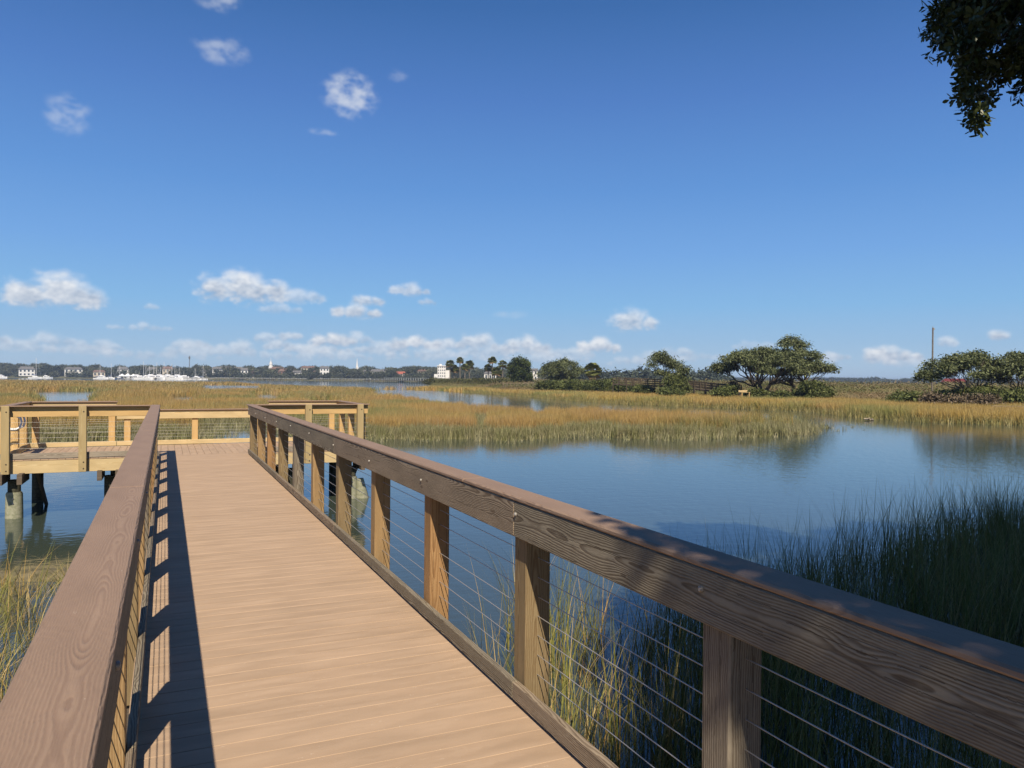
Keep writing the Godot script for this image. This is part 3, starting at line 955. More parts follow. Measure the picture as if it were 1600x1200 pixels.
var BANK_FRONT := PackedVector2Array([Vector2(59.5, -153.8), Vector2(58.3, -137.2), Vector2(55.4, -114.1), Vector2(51.8, -92.4), Vector2(51.6, -76.5), Vector2(54.1, -67.7), Vector2(56.1, -60.1), Vector2(57.5, -55.1), Vector2(52.4, -46.0), Vector2(51.3, -41.2), Vector2(50.7, -37.7), Vector2(54.4, -33.5), Vector2(58.0, -29.5), Vector2(66.0, -18.0), Vector2(82.0, -4.0), Vector2(104.0, 8.0)])
var TOWN_SHORE := PackedVector2Array([Vector2(-446.7, -1147.8), Vector2(-294.9, -1056.8), Vector2(-162.5, -974.6), Vector2(-66.7, -909.1), Vector2(24.2, -834.9), Vector2(91.1, -771.5), Vector2(143.8, -725.6), Vector2(185.0, -651.9), Vector2(199.7, -590.3), Vector2(220.8, -558.7), Vector2(313.8, -560.4)])

func make_setting() -> void:
	var pl := PlaneMesh.new()
	pl.size = Vector2(9000, 9000)
	structure("water", pl, M.water)
	land_strip("upland", lerp_poly(UPLAND, 4.0), [[-3.0, -0.3], [0.0, 0.1], [3.0, 0.55], [10.0, 0.8], [25.0, 1.15], [50.0, 1.5], [90.0, 1.75], [160.0, 1.9], [300.0, 1.6], [900.0, 1.2], [1600.0, 0.8]], M.land, 0.5, 5, Vector2(-20, 40))
	land_strip("town_bank", lerp_poly(TOWN_SHORE, 25.0), [[-6.0, -0.4], [0.0, 0.6], [10.0, 1.6], [60.0, 2.4], [200.0, 4.0], [700.0, 5.0]], M.townland, 0.6, 6, Vector2(0, 200))
	# shore under and behind the start of the walkway, a mud bar on its left
	var st := new_st()
	var n := noise(8, 0.35, 3)
	var cell := 0.5
	var hh := func(x: float, z: float) -> float:
		var k := n.get_noise_2d(x, z)
		var right := lerpf(-0.45, 0.95, smoothstep(-0.5, 6.0, z + k * 1.5))
		var left := lerpf(-0.16, 0.95, smoothstep(-3.0, 6.0, z + k * 1.5)) + k * 0.05
		left += 0.22 * exp(-pow((z + 12.2 + k * 0.8 - x * 0.15) / 0.75, 2.0))
		left = lerpf(left, -0.7, smoothstep(-12.6, -14.5, z - x * 0.15))
		return lerpf(left, right, smoothstep(-0.9, 0.6, x))
	for i in range(-56, 84):
		for k in range(-34, 60):
			var a := Vector3(i * cell, 0, k * cell)
			var q := [a, a + Vector3(cell, 0, 0), a + Vector3(cell, 0, cell), a + Vector3(0, 0, cell)]
			for j in 4:
				q[j].y = hh.call(q[j].x, q[j].z)
			for v in [q[0], q[1], q[2], q[0], q[2], q[3]]:
				st.add_vertex(v)
	st.index()
	st.generate_normals()
	structure("mud_shore", st.commit(), M.mud)

func in_marsh(p: Vector2) -> bool:
	for k in POOLS:
		if Geometry2D.is_point_in_polygon(p, k):
			return false
	for k in MARSH:
		if Geometry2D.is_point_in_polygon(p, k):
			return true
	return false

func grass_color(p: Vector2, n: FastNoiseLite, r: RandomNumberGenerator, green: float) -> Color:
	var t := n.get_noise_2d(p.x, p.y * 1.6) * 1.7 + r.randfn(0.0, 0.25)
	var u := n.get_noise_2d(p.x * 2.3 + 300.0, p.y * 2.3) + r.randfn(0.0, 0.2)
	var c := Color(0.400, 0.268, 0.080).lerp(Color(0.365, 0.225, 0.085), clampf(u + 0.35, 0.0, 1.0))
	c = c.lerp(Color(0.205, 0.210, 0.070), clampf(t * 1.5 + green, 0.0, 1.0))
	c = c.lerp(Color(0.44, 0.36, 0.20), clampf(r.randf() * 0.9 - 0.35, 0.0, 1.0))
	return c

func stuff(o: Node, label: String, category: String) -> void:
	o.set_meta("kind", "stuff")
	o.set_meta("label", label)
	o.set_meta("category", category)

func make_marsh() -> void:
	var r := RandomNumberGenerator.new()
	r.seed = 21
	var n := noise(31, 0.045, 3)
	var tufts := tuft(1, 15, 0.25, 0.62, 1.18, 0.034, 3, 0.10, 0.30, 0.45)
	var xf := []
	var cs := []
	var tries := 0
	while xf.size() < 75000 and tries < 260000:
		tries += 1
		var d := 1.0 / lerpf(1.0 / 28.0, 1.0 / 760.0, r.randf())
		var a := deg_to_rad(24.45 + r.randf_range(-47.0, 47.0))
		var p := Vector2(sin(a) * d, -cos(a) * d)
		if not in_marsh(p + Vector2(n.get_noise_2d(p.x * 5.0, p.y * 5.0), n.get_noise_2d(p.x * 5.0 + 70.0, p.y * 5.0)) * minf(2.6, d * 0.05)):
			continue
		# the outer few metres stand lower and greener, as the tide reaches them most
		var low := false
		if d < 75.0 and not in_marsh(p * (1.0 - (2.2 + 1.8 * n.get_noise_2d(p.x * 8.0, p.y * 8.0)) / d)):
			low = true
			if r.randf() < 0.45:
				continue
		var s := maxf(1.0, d / 55.0)
		var v := n.get_noise_2d(p.x * 0.7 + 90.0, p.y * 0.7)
		var hgt := (0.92 + 0.28 * v + 0.22 * n.get_noise_2d(p.x * 9.0, p.y * 9.0)) * r.randf_range(0.78, 1.15)
		xf.append(Transform3D(Basis(Vector3.UP, r.randf() * TAU).scaled(Vector3(s, hgt, s)), Vector3(p.x, 0, p.y)))
		if low:
			xf[-1] = xf[-1].scaled_local(Vector3(1.0, r.randf_range(0.45, 0.8), 1.0))
			cs.append(Color(0.190, 0.195, 0.075).lerp(Color(0.32, 0.285, 0.165), pow(r.randf(), 1.3)))
			continue
		cs.append(grass_color(p, n, r, 0.14))
	var o := copies(self, "marsh_grass", tufts, M.grass, xf, cs)
	stuff(o, "golden brown marsh grass filling the tidal flat beyond the platform", "grass")
	print("marsh ", xf.size(), " of ", tries)
	# greener, lower fringe standing in the water along the edges
	xf = []
	cs = []
	for i in MARSH_FRONT.size() - 1:
		var a: Vector2 = MARSH_FRONT[i]
		var b: Vector2 = MARSH_FRONT[i + 1]
		var out := Vector2(b.y - a.y, a.x - b.x).normalized()
		if out.dot(a) > 0.0:
			out = -out
		for k in int((b - a).length() * 24.0):
			var off := absf(r.randfn(0.0, 1.0)) * 1.4
			var p: Vector2 = a.lerp(b, r.randf()) + out * (off - 1.3 + n.get_noise_2d(i * 9.0 + k, 5.0) * 2.0 + 1.2 * n.get_noise_2d(a.lerp(b, 0.5).x * 9.0, k * 0.1))
			var s := r.randf_range(0.8, 1.2)
			xf.append(Transform3D(Basis(Vector3.UP, r.randf() * TAU).scaled(Vector3(s, r.randf_range(0.28, 0.80) * (1.0 - 0.15 * off), s)), Vector3(p.x, 0, p.y)))
			cs.append(Color(0.190, 0.190, 0.085).lerp(Color(0.33, 0.30, 0.18), pow(r.randf(), 1.5)))
	o = copies(self, "marsh_fringe_grass", tuft(2, 12, 0.25, 0.6, 1.15, 0.028, 3, 0.14, 0.3), M.grass, xf, cs)
	stuff(o, "short grey green grass standing in the water along the front edge of the marsh", "grass")
	# bank of taller, yellower grass on the far side of the creek
	xf = []
	cs = []
	tries = 0
	while xf.size() < 32000 and tries < 340000:
		tries += 1
		var d := 1.0 / lerpf(1.0 / 36.0, 1.0 / 420.0, r.randf())
		var a := deg_to_rad(r.randf_range(12.0, 92.0))
		var p := Vector2(sin(a) * d, -cos(a) * d)
		if not Geometry2D.is_point_in_polygon(p, BANK):
			continue
		var s := maxf(1.0, d / 55.0)
		xf.append(Transform3D(Basis(Vector3.UP, r.randf() * TAU).scaled(Vector3(s, r.randf_range(0.75, 1.15), s)), Vector3(p.x, 0.0, p.y)))
		cs.append(grass_color(p, n, r, 0.10) * Color(1.08, 1.12, 1.0))
	print("bank ", xf.size(), " of ", tries)
	o = copies(self, "bank_grass", tufts, M.grass, xf, cs)
	stuff(o, "yellow green grass along the bank below the oaks", "grass")
	xf = []
	cs = []
	for i in BANK_FRONT.size() - 1:
		var a: Vector2 = BANK_FRONT[i]
		var b: Vector2 = BANK_FRONT[i + 1]
		for k in int(minf((b - a).length() * 14.0, 900.0)):
			var p: Vector2 = a.lerp(b, r.randf()) + Vector2(r.randfn(), r.randfn()) * 0.5
			var s := r.randf_range(0.9, 1.6)
			xf.append(Transform3D(Basis(Vector3.UP, r.randf() * TAU).scaled(Vector3(s, r.randf_range(0.4, 0.75), s)), Vector3(p.x, 0.0, p.y)))
			cs.append(Color(0.20, 0.195, 0.07).lerp(Color(0.31, 0.26, 0.12), r.randf()))
	o = copies(self, "bank_fringe_grass", tuft(3, 14, 0.25, 0.6, 1.15, 0.03, 3, 0.14, 0.3), M.grass, xf, cs)
	stuff(o, "short pale grass at the waterline of the far bank", "grass")
	# rough cover of the upland: weeds and low scrub
	xf = []
	cs = []
	var clump := leaf_clump(9, 44, 1.1, 0.26, 0.10, 0.7)
	var un := noise(44, 0.03, 3)
	for i in 15000:
		var k := r.randi() % (UPLAND.size() - 1)
		var p: Vector2 = UPLAND[k].lerp(UPLAND[k + 1], r.randf())
		var d := (p - Vector2(-20, 40)).normalized()
		var off := pow(r.randf(), 1.7) * 170.0
		p += d * off
		var s := r.randf_range(0.5, 1.0) * (1.0 + off / 110.0)
		var y := 0.25 + minf(off, 25.0) * 0.034 + clampf((off - 25.0) * 0.009, 0.0, 0.6)
		var t := un.get_noise_2d(p.x, p.y)
		xf.append(Transform3D(rand_basis(r, 0.3).scaled(Vector3(s, s * 0.75, s)), Vector3(p.x, y + 0.1, p.y)))
		var c := Color(0.130, 0.135, 0.048).lerp(Color(0.225, 0.165, 0.090), clampf(t * 2.6 + 0.35 + r.randfn(0.0, 0.16), 0.0, 1.0))
		cs.append(c)
	o = copies(self, "scrub", clump, M.leaf, xf, cs)
	stuff(o, "low green and brown scrub covering the upland behind the bank", "scrub")

func make_near_grass() -> void:
	var r := RandomNumberGenerator.new()
	r.seed = 77
	var n := noise(51, 0.35, 3)
	var kinds := [tuft(11, 8, 0.11, 0.75, 1.55, 0.0115, 6, 0.16, 0.75, 0.35), tuft(12, 7, 0.13, 0.8, 1.75, 0.0105, 6, 0.14, 0.55, 0.35), tuft(13, 7, 0.10, 0.5, 1.2, 0.010, 6, 0.30, 1.1, 0.35)]
	var xf := [[], [], []]
	var cs := [[], [], []]
	var polys := [PackedVector2Array([Vector2(2.15, 1.5), Vector2(2.15, -5.6), Vector2(3.3, -7.4), Vector2(5.2, -7.2), Vector2(7.4, -7.5), Vector2(9.5, -8.6), Vector2(13.0, -9.4), Vector2(22.0, -10.5), Vector2(22.0, 1.5)]),
		PackedVector2Array([Vector2(-0.75, 0.5), Vector2(-0.75, -11.6), Vector2(-2.0, -12.2), Vector2(-4.5, -12.4), Vector2(-9.0, -13.0), Vector2(-9.0, 0.5)])]
	var want := [7600, 1700]
	for j in 2:
		var box := Rect2(polys[j][0], Vector2.ZERO)
		for p in polys[j]:
			box = box.expand(p)
		var made := 0
		var tries := 0
		while made < want[j] and tries < 90000:
			tries += 1
			var p := Vector2(r.randf_range(box.position.x, box.end.x), r.randf_range(box.position.y, box.end.y))
			if not Geometry2D.is_point_in_polygon(p, polys[j]):
				continue
			var q := n.get_noise_2d(p.x, p.y)
			if q < r.randf_range(-0.55, 0.05) - (0.0 if j == 0 and p.x > 4.0 else -0.15):
				continue
			# the stand thins out towards open water beside the walkway
			if j == 0 and p.x < 4.6 and p.y < -4.5 and r.randf() < 0.40:
				continue
			var k := 2 if r.randf() < 0.2 else r.randi() % 2
			var hgt := r.randf_range(0.62, 0.98) * (1.0 + 0.25 * q)
			if j == 1:
				hgt *= 0.52
			xf[k].append(Transform3D(rand_basis(r, 0.10).scaled(Vector3(1.0, hgt, 1.0)), Vector3(p.x, 0, p.y)))
			var c := Color(0.150, 0.160, 0.040).lerp(Color(0.235, 0.215, 0.065), r.randf())
			if r.randf() < (0.24 if j == 0 else 0.42):
				c = Color(0.40, 0.32, 0.15).lerp(Color(0.34, 0.23, 0.08), r.randf())
			cs[k].append(c)
			made += 1
	for k in 3:
		var o := copies(self, "shore_grass", kinds[k], M.grass, xf[k], cs[k])
		o.name = ["shore_grass", "tall_shore_grass", "bent_shore_grass"][k]
		stuff(o, ["green marsh grass in the shallows on both sides of the walkway", "taller marsh grass mixed into the stand beside the walkway", "bent and broken straw coloured blades among the shore grass"][k], "grass")

# ------------------------------------------------------------------ trees
func make_trees() -> void:
	var clump := leaf_clump(4, 15, 0.6, 0.28, 0.13, 0.6)
	var big := leaf_clump(5, 16, 0.85, 0.42, 0.19, 0.7)
	var gd := Color(0.085, 0.105, 0.046)
	var gl := Color(0.190, 0.210, 0.100)
	var g := "live oaks on the upland"
	# the pair in the middle of the bank
	oak("live_oak", "wide spreading live oak left of its taller neighbour on the bank", Vector3(75.65, 0.75, -82.05), umbrella_pads(15.6, 3.7, 7.3, 30, 3, -0.5), [Vector3(-1.4, 1.5, 0), Vector3(0.9, 1.8, 0.3), Vector3(0.2, 1.9, -0.6)], 0.34, clump, 9.5, 5, M.bark, gd, gl, g)
	oak("live_oak", "tallest live oak on the bank, crown rising to a dome", Vector3(81.46, 0.80, -81.61), umbrella_pads(13.4, 3.6, 7.3, 24, 8, -0.8) + [[Vector3(-0.9, 7.7, 0), Vector3(1.5, 0.6, 1.4)], [Vector3(-2.3, 7.2, 0.4), Vector3(1.1, 0.5, 1.1)], [Vector3(0.7, 7.1, 0.4), Vector3(1.2, 0.5, 1.1)]], [Vector3(-0.8, 1.6, 0), Vector3(0.8, 1.7, 0.2), Vector3(1.7, 1.9, -0.3)], 0.34, clump, 9.5, 9, M.bark, gd, gl, g)
	# the pair at the right
	oak("live_oak", "broad umbrella shaped live oak beside the bare pole", Vector3(80.58, 0.70, -55.64), umbrella_pads(11.6, 3.0, 6.0, 28, 14, 0.0), [Vector3(-0.3, 1.5, 0), Vector3(0.9, 1.6, 0.3)], 0.24, clump, 10.0, 15, M.barkpale, gd, gl, g)
	oak("live_oak", "live oak cut off by the right edge of the view", Vector3(84.43, 0.70, -51.69), umbrella_pads(10.5, 2.8, 5.9, 25, 24, 0.0), [Vector3(-1.2, 1.4, 0), Vector3(0.5, 1.6, 0.3)], 0.26, clump, 10.0, 25, M.bark, gd, gl, g)
	# leaning oak by the trestle
	var lean := [[Vector3(-2.9, 5.4, 0), Vector3(1.25, 0.8, 1.1)], [Vector3(-2.0, 6.0, 0.2), Vector3(1.1, 0.6, 1.0)], [Vector3(-0.9, 5.2, 0.3), Vector3(1.2, 0.8, 1.2)], [Vector3(-3.6, 4.5, 0.1), Vector3(0.8, 0.6, 0.8)], [Vector3(0.5, 4.6, 0), Vector3(1.6, 0.9, 1.4)], [Vector3(1.8, 3.9, 0.4), Vector3(1.5, 0.8, 1.3)], [Vector3(3.0, 3.1, 0), Vector3(1.2, 0.7, 1.2)], [Vector3(0.4, 3.2, 0.9), Vector3(1.6, 0.9, 1.2)], [Vector3(-1.6, 3.4, 0), Vector3(1.1, 0.6, 1.0)], [Vector3(2.2, 2.4, 0.5), Vector3(1.3, 0.7, 1.2)]]
	oak("live_oak", "lopsided live oak leaning left above the old trestle", Vector3(72.34, 0.75, -98.94), lean, [Vector3(-0.6, 2.0, 0), Vector3(0.5, 2.0, 0.2)], 0.26, clump, 9.5, 34, M.barkpale, gd, gl, g)
	# pale oak and round tree further left
	oak("live_oak", "pale grey limbed oak left of the short shaggy palm", Vector3(87.60, 1.20, -163.40), umbrella_pads(12.0, 3.4, 7.0, 26, 44, 0.0) + [[Vector3(-2.5, 2.4, 0.4), Vector3(1.8, 1.2, 1.5)], [Vector3(1.6, 2.5, 0.5), Vector3(1.8, 1.1, 1.5)]], [Vector3(-2.2, 1.7, 0), Vector3(0.4, 1.8, 0.2), Vector3(3.0, 1.9, 0)], 0.24, big, 5.0, 45, M.barkpale, gd, gl, g, -0.15)
	var round_pads := []
	var r := RandomNumberGenerator.new()
	r.seed = 4
	for i in 15:
		var y := 1.4 + i * 0.42
		var w := 3.6 * sqrt(maxf(0.1, 1.0 - pow((y - 3.4) / 4.6, 2.0)))
		var a := i * 2.4
		round_pads.append([Vector3(cos(a) * w * 0.6, y, sin(a) * w * 0.5), Vector3(1.8, 1.1, 1.7)])
	oak("round_tree", "dense round dark green tree between the palms and the pale oak", Vector3(91.12, 1.00, -194.76), round_pads, [Vector3(0, 1.6, 0)], 0.3, big, 6.0, 54, M.bark, Color(0.035, 0.055, 0.018), Color(0.10, 0.125, 0.035))
	# palms
	var pg := "cabbage palms on the point"
	var pl := [[703, 562, 285, "leftmost palm of the left palm cluster"], [710, 570, 290, "short palm second from left in the left cluster"], [719, 558, 288, "tallest palm in the middle of the left palm cluster"], [726, 568, 282, "palm right of the tallest one in the left cluster"], [733, 563, 286, "rightmost slim palm of the left cluster"], [763, 569, 262, "leftmost palm of the right palm cluster"], [769.5, 557, 258, "tallest slim trunked palm of the right cluster"], [776, 573, 255, "low palm right of the tall slim one"], [785, 563, 260, "full headed palm in the middle of the right cluster"], [798, 567, 250, "rightmost palm, beside the dense round tree"]]
	for i in pl.size():
		var q: Array = pl[i]
		var at: Vector3 = palm_at[i]
		var hh: float = 2.85 + (593.0 + (q[0] - 800.0) * 0.0087 - q[1]) * q[2] / 1190.0 - at.y
		palm(q[3], at, hh, 1.9 + 0.25 * sin(i * 2.0), 60 + i, pg)
	palm("short shaggy palm with hanging dead leaves between oaks", Vector3(81.64, 1.10, -138.65), 5.4, 2.1, 81, "", 0.5, 0.22)
	# shrubs along the bank
	var sd := Color(0.070, 0.090, 0.028)
	var sl := Color(0.160, 0.175, 0.060)
	var sg := "green shrubs along the bank"
	var sh := [[872, 150, 7.0, 2.2, "green shrub left of the shaggy palm"], [900, 146, 6.0, 2.0, "low green shrub in front of the pale oak"], [922, 146, 5.5, 1.9, "green shrub at the foot of the shaggy palm"], [948, 140, 6.5, 2.2, "green shrub right of the shaggy palm"], [972, 136, 5.0, 1.8, "green shrub at the left end of the trestle"], [1005, 122, 3.6, 1.5, "dark shrub under the trestle"], [1055, 112, 4.4, 3.2, "tall leafy bush in front of the lopsided oak"], [1047, 104, 3.2, 1.1, "small green bush at the grass edge below the lopsided oak"], [1125, 98, 2.2, 1.2, "small shrub by the foot of the old ramp"], [1140, 104, 2.6, 1.7, "dark shrub beside the end of the ramp"], [1180, 99, 2.6, 1.1, "bush under the wide spreading oak"], [1222, 98, 2.6, 0.9, "low bush between the two big oaks"], [1262, 99, 4.0, 2.4, "dark bush under the tallest oak"], [1282, 100, 3.0, 1.9, "bush right of the tallest oak's trunk"], [1408, 84, 2.6, 0.9, "dark green bramble on the slope left of the pole"], [1438, 78, 3.0, 1.1, "dark green bramble at the foot of the slope near the pole"], [1475, 86, 3.2, 1.4, "dark bush between the pole and the umbrella oak"], [1497, 84, 3.2, 1.5, "dark bush left of the umbrella oak's trunk"], [1540, 82, 3.6, 1.9, "dark bush right of the umbrella oak's trunk"], [1565, 80, 3.4, 2.0, "dark bush under the oak at the right edge"], [1595, 78, 3.2, 1.8, "bush at the right edge of the view"]]
	for i in sh.size():
		var q: Array = sh[i]
		shrub("shrub", q[4], shrub_at[i], q[2], q[3], 9, 200 + i, clump if q[1] < 125 else big, sd, sl, sg, 8.0 if q[1] < 125 else 5.0)
	var bd := Color(0.125, 0.098, 0.065)
	var bl := Color(0.195, 0.150, 0.100)
	var bs := ["brown dry bush below the pole", "long brown dry thicket left of the umbrella oak", "brown dry thicket in front of the umbrella oak", "reddish brown bush at the top of the old ramp"]
	for i in 4:
		shrub("dry_bush", bs[i], dry_at[i], [2.0, 3.0, 2.6, 2.4][i], [1.4, 1.0, 0.95, 2.2][i], 8, 300 + i, clump, bd, bl, "brown dry bushes", 10.0)
	# hedge of scrub on the point below the palms
	for i in 9:
		shrub("point_shrub", ["low shrub at the tip of the point", "low shrub below the left palms", "low shrub second from the tip under the palms", "low shrub in the middle of the point", "low shrub between the palm clusters", "low shrub right of the middle of the point", "low shrub below the right palms", "low shrub beside the timber bulkhead", "low shrub behind the bulkhead"][i], point_at[i], 9.0, 2.1, 8, 330 + i, big, sd.lerp(bd, 0.35), sl.lerp(bl, 0.25), "low shrubs on the point", 4.0)

var palm_at := [Vector3(96.80, 1.40, -269.07), Vector3(100.05, 1.40, -273.08), Vector3(101.35, 1.40, -270.30), Vector3(100.75, 1.40, -263.98), Vector3(103.71, 1.40, -267.03), Vector3(101.02, 1.40, -241.89), Vector3(100.76, 1.40, -237.61), Vector3(100.85, 1.40, -234.27), Vector3(104.62, 1.40, -238.05), Vector3(103.08, 1.40, -227.76)]
var shrub_at := [Vector3(70.34, 0.90, -132.80), Vector3(71.59, 0.90, -127.84), Vector3(74.05, 0.90, -126.72), Vector3(73.79, 0.90, -120.24), Vector3(74.18, 0.90, -115.67), Vector3(69.62, 0.75, -102.37), Vector3(68.20, 0.75, -92.03), Vector3(62.69, 0.75, -85.74), Vector3(64.92, 0.75, -78.14), Vector3(70.09, 0.75, -82.38), Vector3(69.75, 0.75, -77.04), Vector3(72.19, 0.75, -74.83), Vector3(75.96, 0.75, -74.22), Vector3(78.26, 0.75, -74.27), Vector3(73.83, 0.75, -58.71), Vector3(70.35, 0.75, -53.70), Vector3(80.00, 0.75, -58.10), Vector3(79.55, 0.75, -56.11), Vector3(80.35, 0.75, -53.55), Vector3(79.92, 0.75, -51.55), Vector3(79.72, 0.75, -49.44)]
var dry_at := [Vector3(69.71, 0.60, -51.80), Vector3(70.53, 0.60, -49.22), Vector3(71.54, 0.60, -47.67), Vector3(74.55, 0.60, -86.94)]
var point_at := [Vector3(86.72, 1.00, -254.97), Vector3(87.99, 1.00, -247.81), Vector3(88.71, 1.00, -240.89), Vector3(89.31, 1.00, -234.02), Vector3(90.53, 1.00, -227.98), Vector3(91.43, 1.00, -222.08), Vector3(91.05, 1.00, -213.46), Vector3(90.65, 1.00, -204.86), Vector3(89.72, 1.00, -196.49)]

